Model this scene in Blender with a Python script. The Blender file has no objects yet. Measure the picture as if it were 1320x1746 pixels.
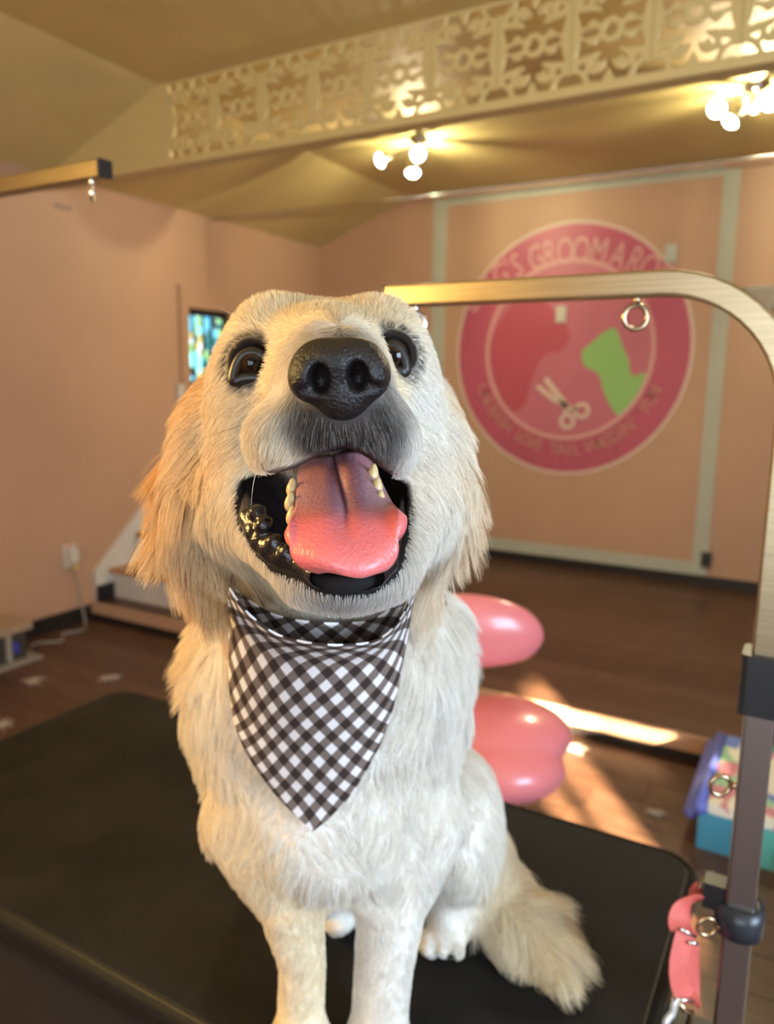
import bpy, bmesh, math, random
import numpy as np
from mathutils import Vector, Matrix, kdtree
random.seed(7); RNG = np.random.default_rng(11)
scene = bpy.context.scene
col = scene.collection

# ------------------------------------------------------------------ camera
FPX = 1299.3
PITCH, YAW, ROLL = map(math.radians, (9.755, 29.61, 0.7315))
FWD = np.array([-math.sin(YAW)*math.cos(PITCH), math.cos(YAW)*math.cos(PITCH), -math.sin(PITCH)])
_r = np.array([math.cos(YAW), math.sin(YAW), 0.0]); _u = np.cross(_r, FWD)
RGT = _r*math.cos(ROLL)+_u*math.sin(ROLL); UPV = -_r*math.sin(ROLL)+_u*math.cos(ROLL)
EYE = np.array([0.0, 0.0, 1.5])
cam = bpy.data.cameras.new('camera'); cam_o = bpy.data.objects.new('camera', cam); col.objects.link(cam_o)
m = Matrix.Identity(4)
for i in range(3):
    m[i][0], m[i][1], m[i][2], m[i][3] = RGT[i], UPV[i], -FWD[i], EYE[i]
cam_o.matrix_world = m
cam.sensor_fit = 'VERTICAL'; cam.sensor_height = 36.0; cam.lens = FPX/1746*36.0
cam.clip_start = 0.02; cam.clip_end = 60
cam.dof.use_dof = True; cam.dof.focus_distance = 0.43; cam.dof.aperture_fstop = 6.6
scene.camera = cam_o

# ------------------------------------------------------------------ world, sun, window daylight
w = bpy.data.worlds.new('sky'); scene.world = w; w.use_nodes = True
bg = w.node_tree.nodes['Background']; bg.inputs[0].default_value = (0.62, 0.78, 1.0, 1); bg.inputs[1].default_value = 1.2
def light(name, kind, loc, energy, color, rot=None, size=None, sizey=None, spot=None):
    l = bpy.data.lights.new(name, kind); l.energy = energy; l.color = color
    if kind == 'AREA':
        l.shape = 'RECTANGLE'; l.size = size; l.size_y = sizey
    elif size is not None and kind != 'SUN': l.shadow_soft_size = size
    if spot: l.spot_size = spot; l.spot_blend = 0.6
    o = bpy.data.objects.new(name, l); col.objects.link(o); o.location = loc
    if rot is not None:
        o.rotation_euler = Vector(rot).to_track_quat('-Z', 'Y').to_euler()
    return o
sun = light('sun', 'SUN', (6, -6, 5), 115.0, (1.0, 0.80, 0.52), rot=(-0.6, 0.8, -0.305)); sun.data.angle = math.radians(0.8)
# area lamps added inside the room, standing in for daylight from unseen windows
light('window_fill', 'AREA', (2.44, 0.02, 1.575), 118.0, (0.58, 0.77, 1.0), rot=(-1, 0.0, -0.05), size=1.4, sizey=1.6)
light('front_window_fill', 'AREA', (0.47, -2.33, 1.58), 28.0, (0.74, 0.86, 1.0), rot=(0, 1, -0.05), size=2.0, sizey=1.5)
# how often light may bounce
scene.cycles_curves.subdivisions = 1; scene.cycles.adaptive_threshold = 0.03; scene.cycles.use_light_tree = False
scene.cycles.max_bounces = 6; scene.cycles.diffuse_bounces = 4; scene.cycles.glossy_bounces = 3; scene.cycles.transmission_bounces = 4; scene.cycles.transparent_max_bounces = 6
scene.view_settings.view_transform = 'Standard'; scene.view_settings.look = 'None'
scene.view_settings.exposure = 0.35; scene.view_settings.gamma = 1.0
scene.view_settings.use_curve_mapping = False

# ------------------------------------------------------------------ helpers
def at(px, py, z):
    return EYE + z*((px-660)/FPX*RGT + (873-py)/FPX*UPV + FWD)
def cc(px, py, z):                       # figure space: right, up, away from the viewer
    return np.array([(px-660)/FPX*z, (873-py)/FPX*z, z])
FIG = np.stack([RGT, UPV, FWD])          # rows: axes of figure space
def to_world(P): return P@FIG + EYE

def tag(o, label=None, cat=None, group=None, kind=None):
    if label: o['label'] = label
    if cat: o['category'] = cat
    if group: o['group'] = group
    if kind: o['kind'] = kind
    return o
def empty(name, loc, label, cat, group=None, rz=0):
    o = bpy.data.objects.new(name, None); o.empty_display_size = 0.05; col.objects.link(o)
    o.location = loc; o.rotation_euler = (0, 0, rz)
    return tag(o, label, cat, group)
def link(name, me, mat, parent=None, world=True):
    """mesh given in world coordinates; a parent keeps it where it is"""
    o = bpy.data.objects.new(name, me); col.objects.link(o)
    if mat is not None and not me.materials: me.materials.append(mat)
    if parent is not None:
        o.parent = parent
        if world: o.matrix_parent_inverse = parent_matrix(parent).inverted()
    return o
def parent_matrix(o):
    M = Matrix.LocRotScale(o.location, o.rotation_euler, o.scale)
    if o.parent is not None: M = parent_matrix(o.parent)@o.matrix_parent_inverse@M
    return M
def from_bm(name, bm, smooth=False, bevel=0):
    if bevel:
        bmesh.ops.bevel(bm, geom=[e for e in bm.edges if e.calc_face_angle(0) > 0.5], offset=bevel, segments=2, affect='EDGES', profile=0.6)
    bmesh.ops.recalc_face_normals(bm, faces=bm.faces[:])
    me = bpy.data.meshes.new(name); bm.to_mesh(me); bm.free()
    if smooth: me.shade_smooth()
    return me
def box_bm(lo, hi, bm=None):
    bm = bm or bmesh.new()
    v = [bm.verts.new((x, y, z)) for x in (lo[0], hi[0]) for y in (lo[1], hi[1]) for z in (lo[2], hi[2])]
    for f in ((0,1,3,2),(4,6,7,5),(0,4,5,1),(2,3,7,6),(0,2,6,4),(1,5,7,3)): bm.faces.new([v[i] for i in f])
    return bm
def box(name, lo, hi, mat, parent=None, bevel=0.0):
    return link(name, from_bm(name, box_bm(lo, hi), bevel=bevel), mat, parent)
def struct(o): o['kind'] = 'structure'; return o
def prism(name, pts, vec, mat, parent=None, bevel=0):
    """flat outline (3D points) extruded along vec"""
    bm = bmesh.new(); a = [bm.verts.new(p) for p in pts]; b = [bm.verts.new(Vector(p)+Vector(vec)) for p in pts]
    n = len(pts); bm.faces.new(a); bm.faces.new(b[::-1])
    for i in range(n): bm.faces.new((a[i], b[i], b[(i+1) % n], a[(i+1) % n]))
    return link(name, from_bm(name, bm, bevel=bevel), mat, parent)
def sweep_bm(path, section, up=(0, 0, 1), closed=False, bm=None, scales=None):
    """section: 2D points swept along a path of 3D points"""
    bm = bm or bmesh.new(); P = [Vector(p) for p in path]; n = len(P); rings = []
    ref = Vector(up)
    for i, p in enumerate(P):
        if closed: t = P[(i+1) % n]-P[i-1]
        else: t = P[min(i+1, n-1)]-P[max(i-1, 0)]
        t.normalize(); a = ref.cross(t)
        if a.length < 1e-4: a = Vector((1, 0, 0)).cross(t)
        a.normalize(); b = t.cross(a); ref = b.copy()
        s = scales[i] if scales else 1.0
        rings.append([bm.verts.new(p+a*(x*s)+b*(y*s)) for x, y in section])
    k = len(section)
    for i in range(n if closed else n-1):
        A, B = rings[i], rings[(i+1) % n]
        for j in range(k): bm.faces.new((A[j], A[(j+1) % k], B[(j+1) % k], B[j]))
    if not closed: bm.faces.new(rings[0]); bm.faces.new(rings[-1][::-1])
    return bm
def circ(r, n=10): return [(r*math.cos(2*math.pi*i/n), r*math.sin(2*math.pi*i/n)) for i in range(n)]
def rsq(w, h, b=0.15, seg=3):
    out = []
    r = b*min(w, h)
    for sx, sy, a0 in ((1, 1, 0), (-1, 1, 90), (-1, -1, 180), (1, -1, 270)):
        for k in range(seg+1):
            a = math.radians(a0+90*k/seg); out.append((sx*(w/2-r)+r*math.cos(a), sy*(h/2-r)+r*math.sin(a)))
    return out
def tube(name, path, r, mat, parent=None, n=10, closed=False, up=(0, 0, 1)):
    return link(name, from_bm(name, sweep_bm(path, circ(r, n), up, closed), smooth=True), mat, parent)
def ring_path(c, ax1, ax2, R, n=28, a0=0, a1=2*math.pi, close=True):
    c, ax1, ax2 = Vector(c), Vector(ax1), Vector(ax2); k = n if close else n+1
    return [c+ax1*(R*math.cos(a0+(a1-a0)*i/n))+ax2*(R*math.sin(a0+(a1-a0)*i/n)) for i in range(k)]
def spline(pts, n=8):
    P = [np.array(p, float) for p in pts]; P = [2*P[0]-P[1]]+P+[2*P[-1]-P[-2]]; out = []
    for i in range(1, len(P)-2):
        for t in np.linspace(0, 1, n, endpoint=False):
            a, b, c_, d = P[i-1:i+3]
            out.append(0.5*((2*b)+(c_-a)*t+(2*a-5*b+4*c_-d)*t*t+(3*b-a-3*c_+d)*t**3))
    out.append(P[-2]); return np.array(out)
def lathe_bm(prof, n=20, M=None, bm=None):
    bm = bm or bmesh.new(); rings = []
    for r, z in prof:
        rings.append([bm.verts.new((r*math.cos(2*math.pi*i/n), r*math.sin(2*math.pi*i/n), z)) for i in range(n)])
    for A, B in zip(rings, rings[1:]):
        for j in range(n): bm.faces.new((A[j], A[(j+1) % n], B[(j+1) % n], B[j]))
    bm.faces.new(rings[0][::-1]); bm.faces.new(rings[-1])
    if M is not None: bmesh.ops.transform(bm, matrix=M, verts=[v for R in rings for v in R])
    return bm
def lathe(name, prof, mat, parent=None, n=20, M=None, smooth=True):
    return link(name, from_bm(name, lathe_bm(prof, n, M), smooth=smooth), mat, parent)

# ------------------------------------------------------------------ materials
MATS = {}
def mat(name, c, rough=0.5, metal=0.0, var=0.0, vscale=6.0, bump=0.0, bscale=80.0, spec=0.5, coat=0.0, stretch=None, emit=None, estr=0.0, sheen=0.0):
    m = bpy.data.materials.new(name); m.use_nodes = True; MATS[name] = m
    nt = m.node_tree; N, L = nt.nodes, nt.links; b = N['Principled BSDF']
    b.inputs['Base Color'].default_value = (*c, 1); b.inputs['Roughness'].default_value = rough
    b.inputs['Metallic'].default_value = metal; b.inputs['Specular IOR Level'].default_value = spec
    b.inputs['Coat Weight'].default_value = coat; b.inputs['Sheen Weight'].default_value = sheen
    if emit: m.cycles.emission_sampling = 'NONE'; b.inputs['Emission Color'].default_value = (*emit, 1); b.inputs['Emission Strength'].default_value = estr
    tc = N.new('ShaderNodeTexCoord'); mp = N.new('ShaderNodeMapping'); L.new(tc.outputs['Object'], mp.inputs['Vector'])
    if stretch: mp.inputs['Scale'].default_value = stretch
    if var:
        n = N.new('ShaderNodeTexNoise'); n.inputs['Scale'].default_value = vscale; n.inputs['Detail'].default_value = 2
        L.new(mp.outputs[0], n.inputs['Vector'])
        r = N.new('ShaderNodeMapRange'); r.inputs[1].default_value = 0.3; r.inputs[2].default_value = 0.7
        r.inputs[3].default_value = 1-var; r.inputs[4].default_value = 1+var; L.new(n.outputs['Fac'], r.inputs[0])
        h = N.new('ShaderNodeVectorMath'); h.operation = 'SCALE'; h.inputs[0].default_value = c
        L.new(r.outputs[0], h.inputs['Scale']); L.new(h.outputs[0], b.inputs['Base Color'])
    if bump:
        n = N.new('ShaderNodeTexNoise'); n.inputs['Scale'].default_value = bscale; n.inputs['Detail'].default_value = 3
        L.new(mp.outputs[0], n.inputs['Vector']); bp = N.new('ShaderNodeBump'); bp.inputs['Strength'].default_value = bump
        bp.inputs['Distance'].default_value = 0.002; L.new(n.outputs['Fac'], bp.inputs['Height']); L.new(bp.outputs[0], b.inputs['Normal'])
    return m
PEACH = mat('peach_wall_paint', (0.49, 0.295, 0.185), 0.55, var=0.05, vscale=1.6)
CEIL = mat('cream_ceiling_paint', (0.60, 0.47, 0.20), 0.6, var=0.06, vscale=2.0)
FRET = mat('cream_fretwork_paint', (0.62, 0.49, 0.21), 0.5)
TAPE = mat('pale_trim_paint', (0.44, 0.44, 0.345), 0.5, var=0.04)
DBASE = mat('dark_baseboard', (0.018, 0.014, 0.012), 0.45)
WOOD = mat('dark_plank', (0.078, 0.036, 0.020), 0.40, var=0.45, vscale=5, stretch=(1.2, 14, 8))
WOOD2 = mat('dark_plank_b', (0.092, 0.045, 0.026), 0.40, var=0.45, vscale=5, stretch=(1.2, 14, 8))
WOOD3 = mat('dark_plank_c', (0.066, 0.031, 0.018), 0.40, var=0.45, vscale=5, stretch=(1.2, 14, 8))
OAK = mat('oak_tread', (0.42, 0.20, 0.07), 0.4, var=0.25, vscale=4, stretch=(1, 12, 6))
WHITE = mat('stair_white', (0.62, 0.58, 0.52), 0.5, var=0.04)
BLACK = mat('black_plastic', (0.012, 0.012, 0.013), 0.4)
STEEL = mat('brushed_steel', (0.37, 0.30, 0.185), 0.36, 1.0, var=0.12, vscale=12, stretch=(1, 30, 30))
CHROME = mat('chrome', (0.72, 0.70, 0.66), 0.16, 1.0)
PINKV = mat('pink_vinyl', (0.80, 0.24, 0.27), 0.28, var=0.03, coat=0.3)

# ------------------------------------------------------------------ setting
XL, XR, YF, YB = -3.90, 2.5, -2.4, 5.64
ZE, ZC, XC = 2.62, 2.94, -3.03           # eaves, flat ceiling, crease
YP, ZP = 3.11, 0.108                     # platform edge and height
struct(box('floor', (XL, YF, -0.06), (XR, YP+0.02, -0.004), WOOD))
def wall_with_hole(name, axis, pos, thick, a0, a1, z0, z1, hole, m):
    """wall in the plane axis=pos with one rectangular hole (a0,a1,z0,z1)"""
    bm = bmesh.new(); h = hole
    for (p, q, r, s) in ((a0, h[0], z0, z1), (h[1], a1, z0, z1), (h[0], h[1], z0, h[2]), (h[0], h[1], h[3], z1)):
        if q-p < 1e-4 or s-r < 1e-4: continue
        if axis == 'X': box_bm((min(pos, pos+thick), p, r), (max(pos, pos+thick), q, s), bm)
        else: box_bm((p, min(pos, pos+thick), r), (q, max(pos, pos+thick), s), bm)
    return struct(link(name, from_bm(name, bm), m))
WIN = (4.045, 4.47, 1.452, 1.985)
wall_with_hole('wall_left', 'X', XL, -0.12, YF, YB, 0, ZE+0.02, WIN, PEACH)
# back wall with the shoulder of the slope
struct(prism('wall_back', [(XL, YB, 0), (XR, YB, 0), (XR, YB, ZC), (XC, YB, ZC), (XL, YB, ZE)], (0, 0.12, 0), PEACH))
# right wall: sun-patch window, and stepped slots added to sunlight the platform face
bm = bmesh.new()
for p, q, r, s in ((YF, -1.98, 0, ZC), (-1.98, -1.38, 0, 1.36), (-1.98, -1.38, 1.98, ZC), (-1.38, -1.19, 0, 1.70), (-1.38, -1.19, 1.79, ZC), (-1.19, -1.0, 0, 1.625), (-1.19, -1.0, 1.715, ZC), (-1.0, -0.80, 0, 1.55), (-1.0, -0.80, 1.64, ZC), (-0.80, YB, 0, ZC)):
    box_bm((XR, p, r), (XR+0.12, q, s), bm)
struct(link('wall_right', from_bm('wall_right', bm), PEACH))
struct(box('wall_front', (XL, YF-0.12, 0), (XR, YF, ZC), PEACH))
# bright frosted panes added on solid walls, glowing in place of unseen windows
FROST = mat('glowing_pane', (0.8, 0.85, 0.9), 0.4, emit=(0.72, 0.85, 1.0), estr=1.6)
def frosted(n, lo, hi, ax):
    o = bpy.data.objects.new('window_%d' % n, None); col.objects.link(o); o.location = [(a+c)/2 for a, c in zip(lo, hi)]; struct(o)
    u = 1 if ax == 0 else 0
    k = 3
    for i in range(k):
        l, h = list(lo), list(hi); s = (hi[u]-lo[u])/k; l[u] = lo[u]+s*i+0.03; h[u] = lo[u]+s*(i+1)-0.03
        box('pane', l, h, FROST, o)
    bm = bmesh.new(); T = 0.03
    for i in range(k+1):
        l, h = list(lo), list(hi); c = lo[u]+(hi[u]-lo[u])*i/k; l[u] = c-T; h[u] = c+T; l[ax] -= 0.012; h[ax] += 0.012; box_bm(l, h, bm)
    for z in (lo[2], hi[2]):
        l, h = list(lo), list(hi); l[2] = z-T; h[2] = z+T; l[ax] -= 0.012; h[ax] += 0.012; box_bm(l, h, bm)
    link('window_frame', from_bm('window_frame', bm), MATS['black_plastic'], o)
frosted(2, (XR-0.03, -0.70, 0.75), (XR-0.015, 0.75, 2.4), 0)
frosted(3, (-0.55, YF+0.015, 0.8), (1.5, YF+0.03, 2.35), 1)
box('muntin', (XR+0.03, -1.72, 1.36), (XR+0.06, -1.68, 2.1), MATS['black_plastic'], bpy.data.objects['wall_right'])
struct(box('ceiling', (XC, YF, ZC), (XR, YB, ZC+0.08), CEIL))
struct(prism('ceiling_slope', [(XL, YF, ZE), (XC, YF, ZC), (XC, YF, ZC+0.08), (XL-0.12, YF, ZE+0.05)], (0, YB-YF, 0), CEIL))
struct(box('floor_platform', (XL, YP, 0.0), (XR, YB, ZP-0.004), WOOD2))
struct(box('trim_1', (XL, YP-0.012, 0.042), (XR, YP, ZP+0.004), PEACH))          # painted platform face
struct(box('trim_2', (XL, YP-0.016, 0.0), (XR, YP, 0.042), DBASE))
struct(box('baseboard_left', (XL, YF, 0), (XL+0.015, YP-0.016, 0.095), DBASE))
struct(box('baseboard_back', (XL, YB-0.015, ZP), (XR, YB, ZP+0.07), DBASE))
# floor planks
def planks(parent, x0, x1, y0, y1, z, wd, ln, mats):
    meshes = {}
    r = 0; y = y0
    while y < y1-0.02:
        y2 = min(y+wd, y1); x = x0-random.random()*ln
        while x < x1:
            a, b = max(x, x0), min(x+ln, x1)
            if b-a > 0.05:
                k = random.randrange(3); key = (round(b-a, 2), round(y2-y, 3), k)
                if key not in meshes:
                    bm = box_bm((0.0015, 0.0015, -0.004), (b-a-0.0015, y2-y-0.0015, 0.0)); meshes[key] = from_bm('plank', bm)
                    meshes[key].materials.append(mats[k])
                o = bpy.data.objects.new('plank', meshes[key]); col.objects.link(o); o.location = (a, y, z+random.random()*0.0006); o.parent = parent
            x += ln
        y = y2
planks(bpy.data.objects['floor'], XL+0.016, 0.7, 1.45, YP-0.017, 0.0, 0.155, 1.3, (WOOD, WOOD2, WOOD3))
planks(bpy.data.objects['floor_platform'], XL+0.001, 0.7, YP+0.001, YB-0.016, ZP, 0.175, 1.3, (WOOD, WOOD2, WOOD3))

# pale trim strips framing the painted emblem
def strip(n, lo, hi): struct(box('trim_%d' % n, lo, hi, TAPE, bevel=0.002))
yt0, yt1 = YB-0.008, YB
strip(3, (-2.815, yt0, ZP+0.07), (-2.70, yt1, ZC-0.035)); strip(4, (-0.715, yt0, ZP+0.16), (-0.615, yt1, ZC-0.06))
strip(5, (-2.70, yt0, ZP+0.07), (-0.62, yt1, ZP+0.16)); strip(6, (-2.70, yt0, ZC-0.095), (-0.715, yt1, ZC-0.035))
# metal conduit under the ceiling
rail = tube('curtain_rail', [(XL+0.01, 4.30, 2.612), (-2.9, 5.42, 2.885), (-0.2, 5.42, 2.878), (2.4, 5.42, 2.872)], 0.008, CHROME)
tag(rail, 'thin silver rail running just below the ceiling in front of the emblem wall', 'rail')
# a fine seam running down the left wall and the window surround
struct(box('trim_7', (XL, 4.255, 2.10), (XL+0.004, 4.265, ZE), mat('seam_paint', (0.42, 0.24, 0.15), 0.6)))
for k, (lo, hi) in enumerate((((XL, 3.94, 1.33), (XL+0.018, 3.965, 2.13)), ((XL, 3.965, 1.33), (XL+0.018, 4.9, 1.352)))):
    struct(box('trim_%d' % (8+k), lo, hi, MATS['seam_paint']))

# stained-glass window
GL = []
def glass(name, c, e):
    m = mat(name, c, 0.2, emit=c, estr=e); return m
for k, c in enumerate(((0.25, 0.85, 0.85), (0.12, 0.5, 0.75), (0.35, 0.75, 0.35), (0.05, 0.30, 0.33), (0.72, 0.78, 0.9), (0.75, 0.7, 0.25), (0.02, 0.10, 0.12))):
    GL.append(glass('stained_glass_%d' % k, c, (1.6, 1.2, 0.9, 0.5, 1.6, 0.8, 0.1)[k]))
win = bpy.data.objects.new('window_1', None); col.objects.link(win); win.location = (XL-0.05, 4.26, 1.72); struct(win)
bm = bmesh.new()
for lo, hi in (((XL-0.09, WIN[0], WIN[2]), (XL-0.03, WIN[0]+0.012, WIN[3])), ((XL-0.09, WIN[1]-0.03, WIN[2]), (XL-0.03, WIN[1], WIN[3])),
               ((XL-0.09, WIN[0], WIN[2]), (XL-0.03, WIN[1], WIN[2]+0.035)), ((XL-0.09, WIN[0], WIN[3]-0.045), (XL-0.03, WIN[1], WIN[3]))):
    box_bm(lo, hi, bm)
link('window_frame', from_bm('window_frame', bm), BLACK, win)
cols = [4.057, 4.135, 4.147, 4.225, 4.237, 4.315, 4.327, 4.44]
for i in range(0, 8, 2):
    if i: box('lead_bar', (XL-0.08, cols[i]-0.012, WIN[2]), (XL-0.045, cols[i], WIN[3]), BLACK, win)
    z = WIN[2]+0.035
    while z < WIN[3]-0.05:
        h = random.uniform(0.03, 0.075); z2 = min(z+h, WIN[3]-0.045)
        ya, yb = cols[i], cols[i+1]; sk = random.uniform(-0.018, 0.018)
        ym = (ya+yb)/2+random.uniform(-0.02, 0.02)
        for (p, q) in ((ya, ym), (ym, yb)):
            k = random.choice((0, 0, 1, 2, 3, 4, 4, 5, 0, 6) if i < 4 else (1, 2, 3, 3, 6, 6, 1))
            prism('pane', [(XL-0.065, p, z+0.002), (XL-0.065, q, z+0.002+sk*0.5), (XL-0.065, q, z2-0.002+sk*0.5), (XL-0.065, p, z2-0.002)], (0.006, 0, 0), GL[k], win)
        z = z2

# ------------------------------------------------------------------ signed-distance modelling
def sphere(P, c, r): return np.linalg.norm(P-c, axis=-1)-r
def ellip(P, c, r, R=None):
    q = P-c
    if R is not None: q = q@R.T
    r = np.asarray(r, float); k0 = np.linalg.norm(q/r, axis=-1); k1 = np.linalg.norm(q/(r*r), axis=-1)
    return k0*(k0-1)/np.maximum(k1, 1e-9)
def cone(P, a, b, ra, rb):
    ba = b-a; t = np.clip(((P-a)@ba)/(ba@ba), 0, 1)
    return np.linalg.norm(P-a-t[..., None]*ba, axis=-1)-(ra+(rb-ra)*t)
def chain(P, pts, rs, k=0.012):
    d = None
    for i in range(len(pts)-1):
        e = cone(P, pts[i], pts[i+1], rs[i], rs[i+1]); d = e if d is None else np.minimum(d, e)
    return d
def smin(a, b, k):
    h = np.maximum(k-np.abs(a-b), 0)/k; return np.minimum(a, b)-h*h*k*0.25
def smax(a, b, k): return -smin(-a, -b, k)
def surface_nets(f, lo, hi, h, name='m'):
    lo = np.array(lo, float); hi = np.array(hi, float); C4 = 4
    n4 = np.ceil((hi-lo)/(h*C4)).astype(int)+1
    g = np.stack(np.meshgrid(*[lo[i]+np.arange(n4[i])*h*C4 for i in range(3)], indexing='ij'), -1)
    Dc = f((g+h*C4/2-h/2).reshape(-1, 3).astype(np.float32)).reshape(n4)
    n = n4*C4
    D = np.repeat(np.repeat(np.repeat(Dc, C4, 0), C4, 1), C4, 2).astype(np.float32)
    near = np.argwhere(np.abs(Dc) < h*C4*1.5)
    off = np.stack(np.meshgrid(*[np.arange(C4)]*3, indexing='ij'), -1).reshape(-1, 3)
    for s in range(0, len(near), 12000):
        ix = (near[s:s+12000, None, :]*C4+off[None]).reshape(-1, 3)
        D[ix[:, 0], ix[:, 1], ix[:, 2]] = f((lo+ix*h).astype(np.float32))
    S = D < 0
    cnt = np.zeros(tuple(n-1), np.int8)
    cs = [(a, b, c) for a in (0, 1) for b in (0, 1) for c in (0, 1)]
    for a, b, c in cs: cnt += S[a:n[0]-1+a, b:n[1]-1+b, c:n[2]-1+c]
    cells = np.argwhere((cnt > 0) & (cnt < 8))
    idx = np.full(tuple(n-1), -1, np.int32); idx[cells[:, 0], cells[:, 1], cells[:, 2]] = np.arange(len(cells))
    val = np.stack([D[cells[:, 0]+a, cells[:, 1]+b, cells[:, 2]+c] for a, b, c in cs], 1)
    acc = np.zeros((len(cells), 3)); num = np.zeros(len(cells)); csa = np.array(cs, float)
    for i in range(8):
        for j in range(i+1, 8):
            if abs(csa[i]-csa[j]).sum() != 1: continue
            a, b = val[:, i], val[:, j]; mk = (a < 0) != (b < 0)
            t = np.where(mk, a/np.where(a == b, 1, a-b), 0)
            p = csa[i]+(csa[j]-csa[i])*t[:, None]
            acc += p*mk[:, None]; num += mk
    V = lo+(cells+acc/np.maximum(num, 1)[:, None])*h
    F = []
    for ax in range(3):
        u, v = [(1, 2), (2, 0), (0, 1)][ax]
        sl0 = [slice(1, n[i]-1) for i in range(3)]; sl1 = list(sl0)
        sl0[ax] = slice(0, n[ax]-1); sl1[ax] = slice(1, n[ax])
        A, B = S[tuple(sl0)], S[tuple(sl1)]
        e = np.argwhere(A != B)
        base = e.copy(); base[:, u] += 1; base[:, v] += 1
        def q(du, dv):
            b = base.copy(); b[:, u] -= du; b[:, v] -= dv; return idx[b[:, 0], b[:, 1], b[:, 2]]
        Q = np.stack([q(1, 1), q(0, 1), q(0, 0), q(1, 0)], 1)
        fl = ~A[e[:, 0], e[:, 1], e[:, 2]]; Q[fl] = Q[fl][:, ::-1]
        F.append(Q[(Q >= 0).all(1)])
    return V, np.concatenate(F)
def mesh_np(name, V, F, smooth=True):
    me = bpy.data.meshes.new(name); me.from_pydata(V.tolist(), [], F.tolist()); me.update()
    if smooth: me.shade_smooth()
    return me
def sdf_mesh(name, f, lo, hi, h, mt, parent=None, fig=False, attr=None, relax=1):
    V, F = surface_nets(f, lo, hi, h)
    for _ in range(relax):            # tangential relax, then pull back on the surface
        A = np.zeros_like(V); n = np.zeros(len(V))
        for a in range(4):
            for b in ((a+1) % 4, (a+3) % 4):
                np.add.at(A, F[:, a], V[F[:, b]]); np.add.at(n, F[:, a], 1)
        V = V*0.4+0.6*A/np.maximum(n, 1)[:, None]
    me = mesh_np(name, to_world(V) if fig else V, F)
    if fig: me.flip_normals()
    if attr is not None:
        a = me.color_attributes.new('col', 'FLOAT_COLOR', 'POINT'); c = np.ones((len(V), 4), np.float32); c[:, :3] = attr(V)
        a.data.foreach_set('color', c.ravel())
    return link(name, me, mt, parent), V, F

# ------------------------------------------------------------------ fretwork beam
YM0, YM1, ZM = 2.985, 3.005, 2.575
beam = empty('fretwork_beam', (-1.0, YM0, ZM), 'cream openwork fretwork beam of scrolls and rings below the ceiling', 'beam')
TW, TH = 0.29, ZC-ZM
def fret2(x, y):
    ax, ay = np.abs(x), np.abs(y); hx, hy = TW/2, TH/2
    rg = lambda cx, cy, R, t: np.abs(np.hypot(ax-cx, ay-cy)-R)-t
    el = lambda cx, cy, rx, ry: (np.hypot((ax-cx)/rx, (ay-cy)/ry)-1)*min(rx, ry)
    def seg(x0, y0, x1, y1, r0, r1):
        bx, by = x1-x0, y1-y0; t = np.clip(((ax-x0)*bx+(ay-y0)*by)/(bx*bx+by*by), 0, 1)
        return np.hypot(ax-x0-t*bx, ay-y0-t*by)-(r0+(r1-r0)*t)
    d = rg(0, 0, 0.033, 0.0115)
    for e in (el(0.066, 0.028, 0.019, 0.016), seg(0.03, 0.014, 0.064, 0.026, 0.011, 0.009), seg(0.078, 0.022, 0.12, 0.010, 0.007, 0.007),
              el(hx, 0.0, 0.036, 0.088), seg(hx, 0.07, hx, 0.108, 0.018, 0.026),
              rg(hx, hy, 0.068, 0.0105), np.maximum(rg(0.050, 0.104, 0.026, 0.0115), -(seg(0.050, 0.104, 0.01, 0.075, 0.010, 0.018))),
              seg(0.068, 0.082, 0.13, 0.094, 0.012, 0.016), el(0.044, 0.108, 0.014, 0.014), seg(0.074, 0.11, 0.092, 0.138, 0.011, 0.008), seg(0.0, 0.134, 0.0, 0.165, 0.007, 0.020),
              (hy-0.016)-ay):
        d = np.minimum(d, e) if e is not None else d
    return d
def fret3(P):
    d = fret2(P[:, 0], P[:, 2]); return np.maximum(np.maximum(d, np.abs(P[:, 1])-0.008), np.maximum(np.abs(P[:, 0])-TW/2, np.abs(P[:, 2])-TH/2))
V, F = surface_nets(fret3, (-TW/2-0.012, -0.02, -TH/2-0.012), (TW/2+0.012, 0.02, TH/2+0.012), 0.004)
fm = mesh_np('fret_panel', V, F, smooth=False); fm.materials.append(FRET)
xk = -0.365-TW/2
xs = [xk+TW*k for k in range(-8, 10)]
for x in xs:
    o = bpy.data.objects.new('fret_panel', fm); col.objects.link(o); o.parent = beam; o.location = (x+1.0, 0.01, TH/2)
xe = xs[0]-TW/2
prism('end_board', [(XL, YM0, ZE-0.04), (XL, YM0, ZE), (XC, YM0, ZC), (xe, YM0, ZC), (xe, YM0, ZM), (XL, YM0, ZM)], (0, 0.02, 0), FRET, beam)
box('bottom_rail', (XL, YM0-0.02, ZM-0.03), (XR, YM1+0.05, ZM), FRET, beam, bevel=0.003)

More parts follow.
